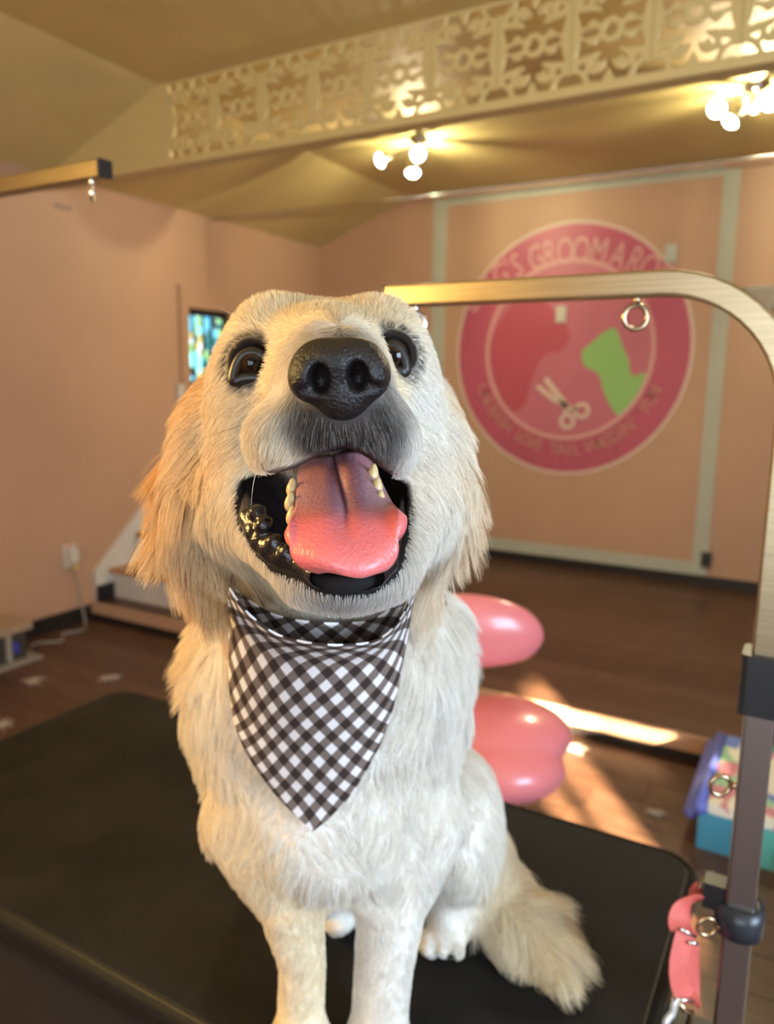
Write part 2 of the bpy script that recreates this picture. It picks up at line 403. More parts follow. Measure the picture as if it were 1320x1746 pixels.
# ------------------------------------------------------------------ ceiling spot lights
LAMPE = mat('lamp_glow', (1, 1, 1), 0.4, emit=(1.0, 0.98, 0.80), estr=28)
def spots(base, heads, label):
    t = empty('ceiling_spotlight', base, label, 'light', 'ceiling spotlights')
    b = Vector(base)
    lathe('ceiling_plate', [(0.055, 0), (0.06, -0.012), (0.03, -0.03), (0.012, -0.034)], CHROME, t, M=Matrix.Translation(b))
    hub = b+Vector((0, 0, -0.07)); tube('stem', [b+Vector((0, 0, -0.03)), hub], 0.008, CHROME, t)
    for hp, d in heads:
        hp = Vector(hp); d = Vector(d).normalized()
        tube('arm', [hub, (hub+hp)/2+Vector((0, 0, 0.02)), hp-d*0.055], 0.006, CHROME, t)
        M = Matrix.Translation(hp)@d.to_track_quat('Z', 'Y').to_matrix().to_4x4()
        hd = lathe('spot_head', [(0.018, -0.075), (0.026, -0.06), (0.030, -0.03), (0.044, 0.0), (0.046, 0.02), (0.041, 0.02), (0.038, 0.008)], CHROME, t, M=M)
        lathe('bulb', [(0.036, 0.006), (0.040, 0.012), (0.034, 0.024), (0.016, 0.031), (0.004, 0.033)], LAMPE, hd, M=M)
        l = light('spot_beam', 'SPOT', hp+d*0.05, 14.0, (1.0, 0.80, 0.50), rot=d, size=0.03, spot=math.radians(130))
        l.parent = t; l.matrix_parent_inverse = parent_matrix(t).inverted()
    for k in range(13):
        a = 2*math.pi*(k+0.3*math.sin(k*2.4))/13; u_ = Vector((math.cos(a), math.sin(a), 0)); n_ = Vector((-u_.y, u_.x, 0))*0.0022*(1+0.8*math.sin(k*1.7))
        c_ = b+Vector((0, 0, -0.12)); p_ = [c_+u_*0.022+n_, c_+u_*0.034+n_, c_+u_*0.034-n_, c_+u_*0.022-n_]
        prism('heat_fin', p_, (0, 0, 0.06), CHROME, t)
    # light that leaks up out of the finned lamp backs onto the ceiling
    l = light('lamp_leak', 'POINT', b+Vector((0.0, 0, -0.10)), 40.0, (1.0, 0.92, 0.55), size=0.007)
    l.parent = t; l.matrix_parent_inverse = parent_matrix(t).inverted()
def ony(px, py, Y):
    d = (px-660)/FPX*RGT+(873-py)/FPX*UPV+FWD; return Vector(EYE+d*Y/d[1])
spots((-2.28, 4.34, ZC), [(ony(652, 272, 4.25), (-0.5, -1, -0.55)), (ony(714, 262, 4.2), (0.25, -1, -0.35)), (ony(704, 291, 4.28), (0.25, -0.5, -1.1))],
      'three-headed chrome ceiling spotlight left of centre, beside the fretwork beam')
spots((-0.44, 4.36, ZC), [(ony(1224, 184, 4.2), (-0.1, -1, -0.5)), (ony(1249, 203, 4.28), (-0.6, -0.6, -0.9)), (ony(1312, 172, 4.2), (0.4, -1, -0.45))],
      'three-headed chrome ceiling spotlight at the right edge above the emblem')
# globe pendant added out of view to warm the dog's left side
gl = empty('fill_pendant', (-1.40, -0.15, ZC), 'added globe pendant lamp, unseen behind the viewer, giving warm fill light', 'lamp')
tube('cord', [(-1.40, -0.15, ZC), (-1.40, -0.15, 2.16)], 0.004, BLACK, gl)
lathe('lamp_shade', [(0.02, 0.17), (0.09, 0.15), (0.15, 0.07), (0.16, 0.0), (0.14, -0.08), (0.08, -0.14), (0.01, -0.16)], mat('opal_glass', (0.9, 0.85, 0.7), 0.3, emit=(1, 0.72, 0.36), estr=4), gl, M=Matrix.Translation((-1.40, -0.15, 2.0)))
l = light('pendant_fill', 'POINT', (-1.30, -0.05, 1.78), 62.0, (1.0, 0.64, 0.20), size=0.16)
l.parent = gl; l.matrix_parent_inverse = parent_matrix(gl).inverted()

# ------------------------------------------------------------------ painted emblem
LC = Vector((-1.70, YB, 1.735)); RX, RZ = 0.885, 0.915
PINK = mat('emblem_pink', (0.46, 0.085, 0.14), 0.45, var=0.04); PINK2 = mat('emblem_light_pink', (0.50, 0.14, 0.185), 0.45, var=0.03)
ROSE = mat('emblem_rose', (0.45, 0.075, 0.11), 0.45); GREEN = mat('emblem_green', (0.27, 0.48, 0.15), 0.45)
EW = mat('emblem_cream', (0.66, 0.50, 0.40), 0.5); EP = mat('emblem_pale', (0.64, 0.34, 0.31), 0.5); EG = mat('emblem_olive', (0.48, 0.26, 0.17), 0.5)
emb = empty('wall_emblem', LC, 'round pink grooming emblem with dog and cat silhouettes painted on the back wall', 'emblem')
def disc(name, rx, rz, y0, y1, m, inner=0, n=72):
    bm = bmesh.new(); rings = []
    for y in (y0, y1):
        for s in ((1, inner) if inner else (1,)):
            rings.append([bm.verts.new((LC.x+rx*s*math.cos(2*math.pi*i/n), y, LC.z+rz*s*math.sin(2*math.pi*i/n))) for i in range(n)])
    if inner:
        a, b, c, d = rings
        for j in range(n):
            k = (j+1) % n
            for A, B in ((a, b), (b, d), (d, c), (c, a)): bm.faces.new((A[j], A[k], B[k], B[j]))
    else:
        a, b = rings; bm.faces.new(a); bm.faces.new(b[::-1])
        for j in range(n): k = (j+1) % n; bm.faces.new((a[j], a[k], b[k], b[j]))
    return link(name, from_bm(name, bm), m, emb)
disc('outer_rim', RX, RZ, YB-0.003, YB, EW); disc('pink_disc', RX-0.022, RZ-0.022, YB-0.005, YB-0.001, PINK)
disc('inner_field', 0.62, 0.64, YB-0.007, YB-0.004, PINK2); disc('inner_ring', 0.635, 0.655, YB-0.010, YB-0.006, EP, inner=0.955)
def sil(name, px, m, y=YB-0.0085):
    pts = [(p.x, p.z) for p in (ony(a, b, YB) for a, b in px)]
    return prism(name, [(x, y, z) for x, z in pts], (0, 0.004, 0), m, emb)
sm = lambda pts, n=4: [tuple(p) for p in spline(list(pts)+[pts[0]], n)[:-1]]
sil('dog_silhouette', sm([(846, 560), (870, 525), (905, 490), (925, 498), (935, 520), (960, 545), (972, 575), (955, 600), (935, 602), (918, 622), (905, 655), (895, 690), (868, 702), (850, 665), (838, 625), (836, 590)]), ROSE)
sil('cat_silhouette', sm([(1020, 575), (1037, 562), (1052, 562), (1062, 590), (1072, 612), (1078, 640), (1100, 636), (1102, 655), (1090, 680), (1060, 706), (1046, 700), (1030, 668), (1022, 640), (1012, 632), (996, 622), (993, 600), (1005, 588)]), GREEN)
# scissors: two blades with finger rings
def scis():
    bm = bmesh.new()
    def strip2(px, wd):
        P = [ony(a, b, YB) for a, b in px]
        path = [Vector((p.x, YB-0.013, p.z)) for p in P]; sweep_bm(path, [(-wd, -0.002), (wd, -0.002), (wd, 0.002), (-wd, 0.002)], up=(0, 1, 0), bm=bm)
    strip2([(931, 645), (950, 670), (966, 692)], 0.020); strip2([(917, 658), (940, 677), (975, 697)], 0.018)
    strip2([(966, 692), (966, 705)], 0.016); strip2([(975, 697), (984, 698)], 0.016)
    for px in ((968, 718), (993, 700)):
        p = ony(*px, YB); ring = ring_path((p.x, YB-0.013, p.z), (1, 0, 0), (0, 0, 1), 0.048, 20)
        sweep_bm(ring, [(-0.014, -0.002), (0.014, -0.002), (0.014, 0.002), (-0.014, 0.002)], up=(0, 1, 0), closed=True, bm=bm)
    link('scissors', from_bm('scissors', bm), EW, emb)
scis()
def arc_text(txt, R, size, a_mid, step, m, name, inward=False, stretch=1.0, zc=0.0, xs=None):
    n = len(txt)
    for i, ch in enumerate(txt):
        if ch == ' ': continue
        cu = bpy.data.curves.new('letter', 'FONT'); cu.body = ch; cu.size = size; cu.align_x = 'CENTER'; cu.align_y = 'CENTER'; cu.extrude = 0.0015; cu.resolution_u = 3
        tmp = bpy.data.objects.new('tmp', cu); col.objects.link(tmp)
        bpy.context.view_layer.update()
        me = bpy.data.meshes.new_from_object(tmp.evaluated_get(bpy.context.evaluated_depsgraph_get())); me.name = 'letter'
        bpy.data.objects.remove(tmp); bpy.data.curves.remove(cu)
        k = (i-(n-1)/2)*step
        a = a_mid-k if not inward else a_mid+k
        if xs: a = math.acos(xs[i]/R)
        pos = Vector((LC.x+R*RX*math.cos(a), YB-0.008, LC.z+RZ*zc+R*RZ*math.sin(a)))
        rot = a-math.pi/2 if not inward else a+math.pi/2
        M = Matrix.Translation(pos)@Matrix.Rotation(-rot, 4, 'Y')@Matrix.Rotation(math.pi/2, 4, 'X')@Matrix.Diagonal((1, stretch, 1, 1))
        me.transform(M); me.materials.clear(); link(name, me, m, emb)
arc_text("DOG'SGROOMAROO", 1.255, 0.165, 0, 0, EP, 'letter', stretch=1.6, zc=-0.49, xs=(-0.86, -0.745, -0.60, -0.53, -0.46, -0.295, -0.18, -0.05, 0.08, 0.225, 0.38, 0.51, 0.62, 0.74))
arc_text("UNLEASH LOVE TAIL WAGGIN' FUN", 0.80, 0.115, math.radians(270), 0.083, EG, 'letter', inward=True, stretch=1.1)
arc_text("* GROOMING & BOUTIQUE *", 0.91, 0.06, math.radians(267), 0.058, mat('emblem_brown', (0.48, 0.14, 0.13), 0.5), 'letter', inward=True)

# small fittings on the back wall
def plate(name, px, py, wd, ht, m, label, cat, dk=None):
    p = ony(px, py, YB); t = empty(name, (p.x, YB, p.z), label, cat)
    box('cover', (p.x-wd/2, YB-0.022, p.z-ht/2), (p.x+wd/2, YB, p.z+ht/2), m, t, bevel=0.003)
    box('insert', (p.x-wd*0.22, YB-0.027, p.z-ht*0.3), (p.x+wd*0.22, YB-0.02, p.z+ht*0.3), dk or m, t, bevel=0.002)
    return t
PLT = mat('switch_plate', (0.62, 0.58, 0.48), 0.35)
plate('wall_switch', 958, 536, 0.075, 0.115, PLT, 'small white switch plate inside the painted pink emblem', 'switch')
plate('wall_sensor', 1145, 432, 0.075, 0.11, mat('sensor_plate', (0.50, 0.53, 0.44), 0.35), 'small pale wall box just right of the emblem rim', 'wall box')
plate('power_outlet', 1205, 954, 0.07, 0.11, mat('dark_plate', (0.06, 0.055, 0.05), 0.4), 'dark power outlet low beside the right trim strip', 'outlet', BLACK)
def vent(x0, x1, z0, z1, label):
    t = empty('wall_vent', ((x0+x1)/2, YB, z0), label, 'vent')
    VM = MATS.get('vent_paint') or mat('vent_paint', (0.40, 0.38, 0.33), 0.4)
    bm = bmesh.new()
    for lo, hi in (((x0, YB-0.02, z0), (x1, YB, z0+0.015)), ((x0, YB-0.02, z1-0.015), (x1, YB, z1)), ((x0, YB-0.02, z0), (x0+0.015, YB, z1)), ((x1-0.015, YB-0.02, z0), (x1, YB, z1)), (((x0+x1)/2-0.01, YB-0.02, z0), ((x0+x1)/2+0.01, YB, z1))): box_bm(lo, hi, bm)
    link('frame', from_bm('frame', bm), VM, t)
    z = z0+0.022
    while z < z1-0.02:
        box('slat', (x0+0.012, YB-0.012, z), (x1-0.012, YB-0.002, z+0.009), VM, t); z += 0.0175
vent(-0.535, -0.16, 1.985, 2.135, 'white slatted wall vent at the right edge behind the bent arm')
vent(-3.20, -2.98, 1.955, 2.07, 'grey slatted wall vent peeking out behind the dog\'s head')

# left wall: outlet with plugged-in unit, scuff mark
po = empty('plug_unit', (XL, 2.965, 0.43), 'white plug-in unit on the peach wall left of the stairs', 'outlet')
box('plate', (XL, 2.925, 0.36), (XL+0.008, 3.01, 0.50), PLT, po, bevel=0.002)
box('adapter', (XL+0.008, 2.935, 0.40), (XL+0.055, 2.995, 0.485), PLT, po, bevel=0.008)
box('status_light', (XL+0.03, 2.94, 0.485), (XL+0.045, 2.955, 0.50), mat('pink_led', (0.9, 0.3, 0.6), 0.4), po)
box('yellow_tag', (XL+0.008, 2.97, 0.345), (XL+0.03, 3.0, 0.372), mat('yellow_tag', (0.8, 0.5, 0.05), 0.5), po)
scf = tag(box('scuff_mark', (XL, 3.0, 2.445), (XL+0.002, 3.12, 2.47), mat('scuff', (0.33, 0.22, 0.15), 0.7)), 'small grey scuff high on the left peach wall', 'mark')

# staircase
st = empty('staircase', (XL, 3.4, ZP), 'white staircase with oak treads climbing from the platform beside the left wall', 'stairs')
SX1 = XL+0.95; rise, run, y0 = 0.195, 0.226, 3.262
for k in range(6):
    ya = y0+run*k; zb = ZP+rise*k
    box('riser', (XL+0.032, ya, zb), (SX1, ya+0.018, zb+rise-0.03), WHITE, st)
    box('tread', (XL+0.032, ya-0.03, zb+rise-0.03), (SX1+0.02, ya+run+0.018, zb+rise), OAK, st, bevel=0.006)
prism('side_board', [(SX1-0.02, y0+0.02, ZP)]+[p for k in range(6) for p in ((SX1-0.02, y0+0.02+run*k, ZP+rise*k+rise-0.032), (SX1-0.02, y0+0.02+run*(k+1), ZP+rise*k+rise-0.032))]+[(SX1-0.02, y0+0.02+run*6, ZP)], (0.018, 0, 0), WHITE, st)
prism('wall_stringer', [(XL+0.003, y, z) for y, z in ((3.13, ZP), (3.13, 0.30), (3.90, 0.98), (3.90, 1.46), (3.95, 1.46), (3.95, 1.30), (4.9, 1.30), (4.9, ZP))], (0.025, 0, 0), WHITE, st)
box('wall_skirting', (XL+0.025, YP+0.02, ZP), (XL+0.04, y0, ZP+0.10), BLACK, st)

# floor unit by the left wall with its cord
GREYM = mat('grey_unit', (0.30, 0.28, 0.25), 0.45, var=0.08); TAN = mat('tan_lid', (0.38, 0.28, 0.19), 0.5, var=0.1)
fu = empty('air_unit', (-3.72, 2.42, 0), 'low grey air unit with tan lid on the floor by the left wall', 'appliance', rz=0)
box('base', (-3.88, 2.04, 0.0), (-3.55, 2.50, 0.015), GREYM, fu, bevel=0.004)
box('body', (-3.86, 2.08, 0.015), (-3.60, 2.44, 0.17), mat('dark_unit', (0.05, 0.045, 0.04), 0.5), fu, bevel=0.012)
box('lid', (-3.87, 2.05, 0.17), (-3.58, 2.47, 0.205), TAN, fu, bevel=0.012)
for y in (2.12, 2.22, 2.32): box('grille_bar', (-3.602, y, 0.02), (-3.588, y+0.03, 0.168), GREYM, fu, bevel=0.003)
box('sticker', (-3.588, 2.36, 0.06), (-3.586, 2.385, 0.12), mat('blue_sticker', (0.05, 0.06, 0.45), 0.4), fu)
cd = tube('cord', spline([(XL+0.035, 2.96, 0.40), (XL+0.05, 2.98, 0.2), (-3.83, 3.0, 0.02), (-3.74, 2.9, 0.008), (-3.78, 2.8, 0.008), (-3.68, 2.72, 0.008), (-3.76, 2.62, 0.008), (-3.68, 2.52, 0.03)], 6), 0.006, mat('cord_grey', (0.34, 0.29, 0.25), 0.5), parent=fu, n=6); cd['label'] = 'pale power cord running to the wall plug'

# hair tufts shed on the floor
TUFT = mat('shed_hair', (0.55, 0.47, 0.40), 0.9)
def tuft(p, r, label):
    bm = bmesh.new()
    for k in range(26):
        a, b = random.uniform(0, 6.28), random.uniform(0.05, 0.9); q = Vector(p)+Vector((random.gauss(0, r*0.3), random.gauss(0, r*0.3), 0.003))
        d = Vector((math.cos(a)*math.cos(b), math.sin(a)*math.cos(b), math.sin(b)*0.6))*r
        sweep_bm([q, q+d*0.5+Vector((0, 0, 0.008)), q+d+Vector((random.uniform(-1, 1)*r*0.3, 0, -d.z*0.7))], circ(0.0014, 4), bm=bm)
    tag(link('hair_tuft', from_bm('hair_tuft', bm), TUFT), label, 'hair tuft', 'shed hair tufts on the floor')
for (px, py), r, lb in (((185, 1160), 0.05, 'pale hair tuft on the dark floor in front of the stairs'), ((8, 1240), 0.045, 'pale hair tuft on the floor at the far left edge'),
                        ((1119, 1391), 0.025, 'small hair tuft on the floor right of the sun patch'), ((985, 1282), 0.045, 'hair tuft on the floor against the platform face'), ((60, 1165), 0.05, 'wispy hair tuft in front of the grey unit')):
    d = (px-660)/FPX*RGT+(873-py)/FPX*UPV+FWD; q = EYE-d*1.5/d[2]; tuft((q[0], min(q[1], 3.05), 0.003), r, lb)

# ------------------------------------------------------------------ pink salon stool
SX, SY = at(850, 1285, 2.18)[0], at(850, 1285, 2.18)[1]
stool = empty('salon_stool', (SX, SY, 0), 'pink vinyl salon stool with rounded backrest standing behind the table', 'stool')
sd = np.array([RGT[0], RGT[1], 0.0]); sd /= np.linalg.norm(sd); sf = np.array([-sd[1], sd[0], 0])       # right, away
def seat_f(P):
    q = P-np.array([SX, SY, 0.45]); a = q@sd; b = q@sf; z = q[:, 2]
    Q = np.stack([a, b, z], 1)
    d = ellip(Q, np.array([0.005, 0.05, 0.045]), (0.212, 0.17, 0.090))
    d = smin(d, ellip(Q, np.array([-0.005, -0.07, -0.005]), (0.180, 0.125, 0.085)), 0.012)
    return smax(d, -(z+0.085), 0.02)
seat, _, _ = sdf_mesh('seat', seat_f, (SX-0.26, SY-0.26, 0.34), (SX+0.26, SY+0.26, 0.60), 0.009, PINKV, stool)
bx = at(788, 1082, 2.28)
def back_f(P):
    q = P-bx; Q = np.stack([q@sd, q@sf, q[:, 2]], 1)
    d = ellip(Q, np.array([0, 0.0, 0]), (0.245, 0.065, 0.125))
    return smax(d, -(Q[:, 2]+0.105-0.10*Q[:, 0]), 0.03)
sdf_mesh('backrest', back_f, bx-0.29, bx+0.29, 0.009, PINKV, stool)
bs = Vector((SX, SY, 0))
tube('back_support', spline([bs+Vector(sf*0.10-sd*0.08)+Vector((0, 0, 0.38)), bs+Vector(sf*0.2-sd*0.10)+Vector((0, 0, 0.42)), Vector(bx)+Vector(sf*0.05-sd*0.03)], 6), 0.014, CHROME, stool)
lathe('gas_lift', [(0.02, 0.40), (0.02, 0.24), (0.028, 0.24), (0.028, 0.07), (0.04, 0.06)], CHROME, stool, M=Matrix.Translation(bs))
for k in range(5):
    a = 2*math.pi*k/5+0.3; e = bs+Vector((0.25*math.cos(a), 0.25*math.sin(a), 0.055))
    tube('leg', [bs+Vector((0, 0, 0.075)), e], 0.014, CHROME, stool)
    o = lathe('caster', [(0.01, -0.012), (0.022, -0.01), (0.024, 0), (0.022, 0.01), (0.01, 0.012)], BLACK, stool, n=14,
              M=Matrix.Translation((e.x, e.y, 0.026))@Matrix.Rotation(math.pi/2, 4, 'X'))

# ------------------------------------------------------------------ floral storage box and cream cushion at the right
def floral():
    m = bpy.data.materials.new('floral_fabric'); m.use_nodes = True; N, L = m.node_tree.nodes, m.node_tree.links; b = N['Principled BSDF']
    tc = N.new('ShaderNodeTexCoord'); v = N.new('ShaderNodeTexVoronoi'); v.inputs['Scale'].default_value = 11
    nz = N.new('ShaderNodeTexNoise'); nz.inputs['Scale'].default_value = 9; L.new(tc.outputs['Object'], nz.inputs[0])
    ad = N.new('ShaderNodeVectorMath'); ad.operation = 'MULTIPLY_ADD'; ad.inputs[1].default_value = (0.12,)*3; L.new(nz.outputs['Color'], ad.inputs[0]); L.new(tc.outputs['Object'], ad.inputs[2])
    L.new(ad.outputs[0], v.inputs['Vector']); sp = N.new('ShaderNodeSeparateColor'); L.new(v.outputs['Color'], sp.inputs[0])
    r = N.new('ShaderNodeValToRGB'); r.color_ramp.interpolation = 'CONSTANT'
    for p, c in ((0, (0.75, 0.72, 0.6)), (0.3, (0.30, 0.55, 0.35)), (0.48, (0.72, 0.70, 0.6)), (0.62, (0.55, 0.22, 0.28)), (0.72, (0.12, 0.20, 0.55)), (0.85, (0.05, 0.28, 0.22))):
        e = r.color_ramp.elements.new(p) if p else r.color_ramp.elements[0]; e.color = (*c, 1)
    L.new(sp.outputs[0], r.inputs[0]); L.new(r.outputs[0], b.inputs['Base Color']); b.inputs['Roughness'].default_value = 0.6
    return m
fb = empty('storage_box', (0.0, 2.75, 0), 'low floral-topped storage box with blue ribbed edge against the platform', 'box')
BLUE = mat('blue_edging', (0.13, 0.17, 0.62), 0.4)
box('body', (-0.235, 2.50, 0.0), (0.28, 3.06, 0.13), mat('teal_side', (0.05, 0.26, 0.40), 0.5, var=0.1), fb, bevel=0.008)
box('lid', (-0.21, 2.50, 0.13), (0.28, 3.06, 0.165), floral(), fb, bevel=0.006)
tube('rib', [(-0.232, 2.48, 0.147), (-0.232, 3.07, 0.147)], 0.022, BLUE, fb, n=12); tube('rib', [(-0.262, 2.52, 0.105), (-0.262, 3.08, 0.105)], 0.022, BLUE, fb, n=12)
box('front_panel', (-0.10, 2.488, 0.0), (0.12, 2.50, 0.125), mat('aqua_panel', (0.10, 0.42, 0.38), 0.5, var=0.15), fb, bevel=0.004)
box('corner_band', (0.0, 2.478, 0.0), (0.28, 2.488, 0.075), mat('dusty_pink', (0.55, 0.18, 0.25), 0.5, var=0.1), fb, bevel=0.004)
def cush(P):
    Q = P-np.array([0.42, 1.95, 0.13]); return smax(ellip(Q, np.zeros(3), (0.36, 0.42, 0.14)), -(Q[:, 2]+0.125), 0.04)
ob, _, _ = sdf_mesh('floor_cushion', cush, (0.0, 1.45, -0.02), (0.85, 2.45, 0.32), 0.016, mat('cream_fabric', (0.62, 0.48, 0.34), 0.9, var=0.1, vscale=30, bump=0.6, bscale=90))
tag(ob, 'rounded cream floor cushion at the lower right edge behind the post', 'cushion')

# ------------------------------------------------------------------ grooming table
ZT = 0.78; TX0, TX1, TY0, TY1 = -1.378, -0.10, 0.546, 1.171
def rrect(x0, x1, y0, y1, r, seg=6):
    out = []
    for cx, cy, a0 in ((x1-r, y1-r, 0), (x0+r, y1-r, 90), (x0+r, y0+r, 180), (x1-r, y0+r, 270)):
        for k in range(seg+1):
            a = math.radians(a0+90*k/seg); out.append((cx+r*math.cos(a), cy+r*math.sin(a)))
    return out
def mat_rubber():
    m = bpy.data.materials.new('black_rubber_mat'); m.use_nodes = True; N, L = m.node_tree.nodes, m.node_tree.links; b = N['Principled BSDF']
    tc = N.new('ShaderNodeTexCoord'); v = N.new('ShaderNodeTexVoronoi'); v.inputs['Scale'].default_value = 330; L.new(tc.outputs['Object'], v.inputs[0])
    nz = N.new('ShaderNodeTexNoise'); nz.inputs['Scale'].default_value = 7; nz.inputs['Detail'].default_value = 6; L.new(tc.outputs['Object'], nz.inputs[0])
    r = N.new('ShaderNodeValToRGB'); r.color_ramp.elements[0].position = 0.35; r.color_ramp.elements[0].color = (0.007, 0.0065, 0.0065, 1)
    r.color_ramp.elements[1].position = 0.75; r.color_ramp.elements[1].color = (0.017, 0.016, 0.0155, 1); L.new(nz.outputs[0], r.inputs[0])
    L.new(r.outputs[0], b.inputs['Base Color']); b.inputs['Roughness'].default_value = 0.62; b.inputs['Specular IOR Level'].default_value = 0.13
    bp = N.new('ShaderNodeBump'); bp.inputs['Strength'].default_value = 0.5; bp.inputs['Distance'].default_value = 0.0012; L.new(v.outputs['Distance'], bp.inputs['Height']); L.new(bp.outputs[0], b.inputs['Normal'])
    return m
RUB = mat_rubber()
table = empty('grooming_table', ((TX0+TX1)/2, (TY0+TY1)/2, 0), 'long black rubber-topped grooming table the dog sits on', 'table')
prism('table_top', [(x, y, ZT-0.036) for x, y in rrect(TX0+0.004, TX1-0.004, TY0+0.004, TY1-0.004, 0.05)], (0, 0, 0.033), BLACK, table)
prism('rubber_mat', [(x, y, ZT-0.003) for x, y in rrect(TX0+0.012, TX1-0.012, TY0+0.012, TY1-0.012, 0.045)], (0, 0, 0.003), RUB, table)
prof = [(0.004, -0.002), (-0.002, 0.0), (-0.0035, -0.0018), (-0.0055, 0.0), (-0.0075, -0.0018), (-0.0095, 0.0), (-0.012, -0.003), (-0.016, -0.004), (-0.018, -0.010), (-0.018, -0.028), (-0.014, -0.036), (0.004, -0.038)]
pth = [(x, y, ZT+0.001) for x, y in rrect(TX0+0.014, TX1-0.014, TY0+0.014, TY1-0.014, 0.045)]
link('edge_trim', from_bm('edge_trim', sweep_bm(pth, prof, closed=True)), mat('trim_rubber', (0.012, 0.011, 0.010), 0.45, spec=0.25), table)
box('apron', (TX0+0.06, TY0+0.05, ZT-0.10), (TX1-0.06, TY1-0.05, ZT-0.037), BLACK, table, bevel=0.004)
for sx in (TX0+0.16, TX1-0.16):
    box('column', (sx-0.04, (TY0+TY1)/2-0.04, 0.06), (sx+0.04, (TY0+TY1)/2+0.04, ZT-0.10), BLACK, table, bevel=0.006)
    box('foot', (sx-0.05, TY0+0.03, 0.0), (sx+0.05, TY1-0.03, 0.06), BLACK, table, bevel=0.01)
box('cross_beam', (TX0+0.2, (TY0+TY1)/2-0.03, 0.08), (TX1-0.2, (TY0+TY1)/2+0.03, 0.14), BLACK, table, bevel=0.004)
box('drawer_front', (TX0+0.12, TY0+0.035, ZT-0.30), (TX1-0.5, TY0+0.05, ZT-0.045), mat('dark_panel', (0.02, 0.017, 0.015), 0.5), table, bevel=0.004)

# ------------------------------------------------------------------ grooming arms
def eyebolt(p, d, facing, R, r, mt, parent, name='eye_bolt'):
    """ring hanging from p in direction d, ring plane spanned by d and facing"""
    p, d, f = Vector(p), Vector(d).normalized(), Vector(facing).normalized()
    c = p+d*(R+0.008)
    bm = sweep_bm(ring_path(c, d, f, R, 26), circ(r, 8), up=d.cross(f), closed=True)
    sweep_bm([p-d*0.004, p+d*0.008], circ(r*1.5, 10), bm=bm)
    return link(name, from_bm(name, bm, smooth=True), mt, parent), c
PX, PY = -0.030, 0.86
BRASS = mat('aged_ring_metal', (0.50, 0.36, 0.22), 0.25, 1.0)
arm = empty('grooming_stand', (PX, PY, ZT), 'bent steel grooming arm rising at the right end of the table', 'arm')
RB = 0.13; ZA = 1.604
path = [(PX, PY, 1.02), (PX, PY, ZA-RB-0.04)]+[(PX-RB+RB*math.cos(a), PY, ZA-RB+RB*math.sin(a)) for a in np.linspace(0, math.pi/2, 14)]+[(-0.3, PY, ZA), (-0.489, PY, ZA)]
bar = link('arm_tube', from_bm('arm_tube', sweep_bm(path, rsq(0.026, 0.026, 0.12), up=(0, 1, 0))), STEEL, arm)
STEEL2 = mat('dull_steel_post', (0.33, 0.29, 0.27), 0.34, 1.0, var=0.06)
link('post', from_bm('post', sweep_bm([(PX, PY, 0.55), (PX, PY, 1.19)], rsq(0.030, 0.030, 0.12), up=(0, 1, 0))), STEEL2, arm)
link('collar', from_bm('collar', sweep_bm([(PX, PY, 1.16), (PX, PY, 1.225)], rsq(0.043, 0.043, 0.15), up=(0, 1, 0))), BLACK, arm)
link('end_plug', from_bm('end_plug', sweep_bm([(-0.488, PY, ZA), (-0.4925, PY, ZA)], rsq(0.0265, 0.0265, 0.12), up=(0, 1, 0))), BLACK, arm)
_, c1 = eyebolt((-0.452, PY, ZA-0.013), (0, 0, -1), RGT, 0.0125, 0.0028, CHROME, arm)
_, c2 = eyebolt((-0.186, PY, ZA-0.013), (0, 0, -1), RGT, 0.0125, 0.0028, BRASS, arm)
_, c3 = eyebolt((PX-0.014, PY-0.004, at(1238, 1345, 0.82)[2]), -RGT, (0, 0, 1), 0.011, 0.0026, BRASS, arm)
zc = at(1262, 1545, 0.865)[2]
lathe('clamp_band', [(0.019, -0.018), (0.025, -0.018), (0.026, 0.0), (0.025, 0.017), (0.019, 0.017)], mat('clamp_black', (0.025, 0.028, 0.035), 0.35), arm, M=Matrix.Translation((PX, PY, zc)))
box('clamp_bracket', (PX-0.038, PY-0.012, zc+0.004), (PX-0.016, PY+0.012, zc+0.034), BLACK, arm, bevel=0.003)
_, c4 = eyebolt((PX-0.014, PY-0.012, at(1225, 1562, 0.865)[2]), -RGT, (0, 0, 1), 0.0105, 0.0026, BRASS, arm)
box('table_clamp', (TX1-0.05, PY-0.04, ZT-0.11), (PX+0.02, PY+0.04, ZT-0.04), BLACK, arm, bevel=0.004)

chain_t = empty('tether_chain', c1, 'short metal tether chain hanging from the arm behind the dog\'s head', 'chain')
q = Vector(c1)+Vector((0, 0, -0.0125)); stepv = Vector(at(728, 652, 0.90)-np.array(q))/7
for k in range(7):
    c = q+stepv*(k+0.5); ax = stepv.normalized(); sidev = Vector(RGT) if k % 2 else Vector(FWD)
    L_ = stepv.length*0.62
    P = [c+ax*(L_*math.cos(a))+sidev*(0.0052*math.sin(a)) for a in np.linspace(0, 2*math.pi, 16, endpoint=False)]
    tube('link', P, 0.0013, CHROME, chain_t, n=6, closed=True, up=tuple(FWD))

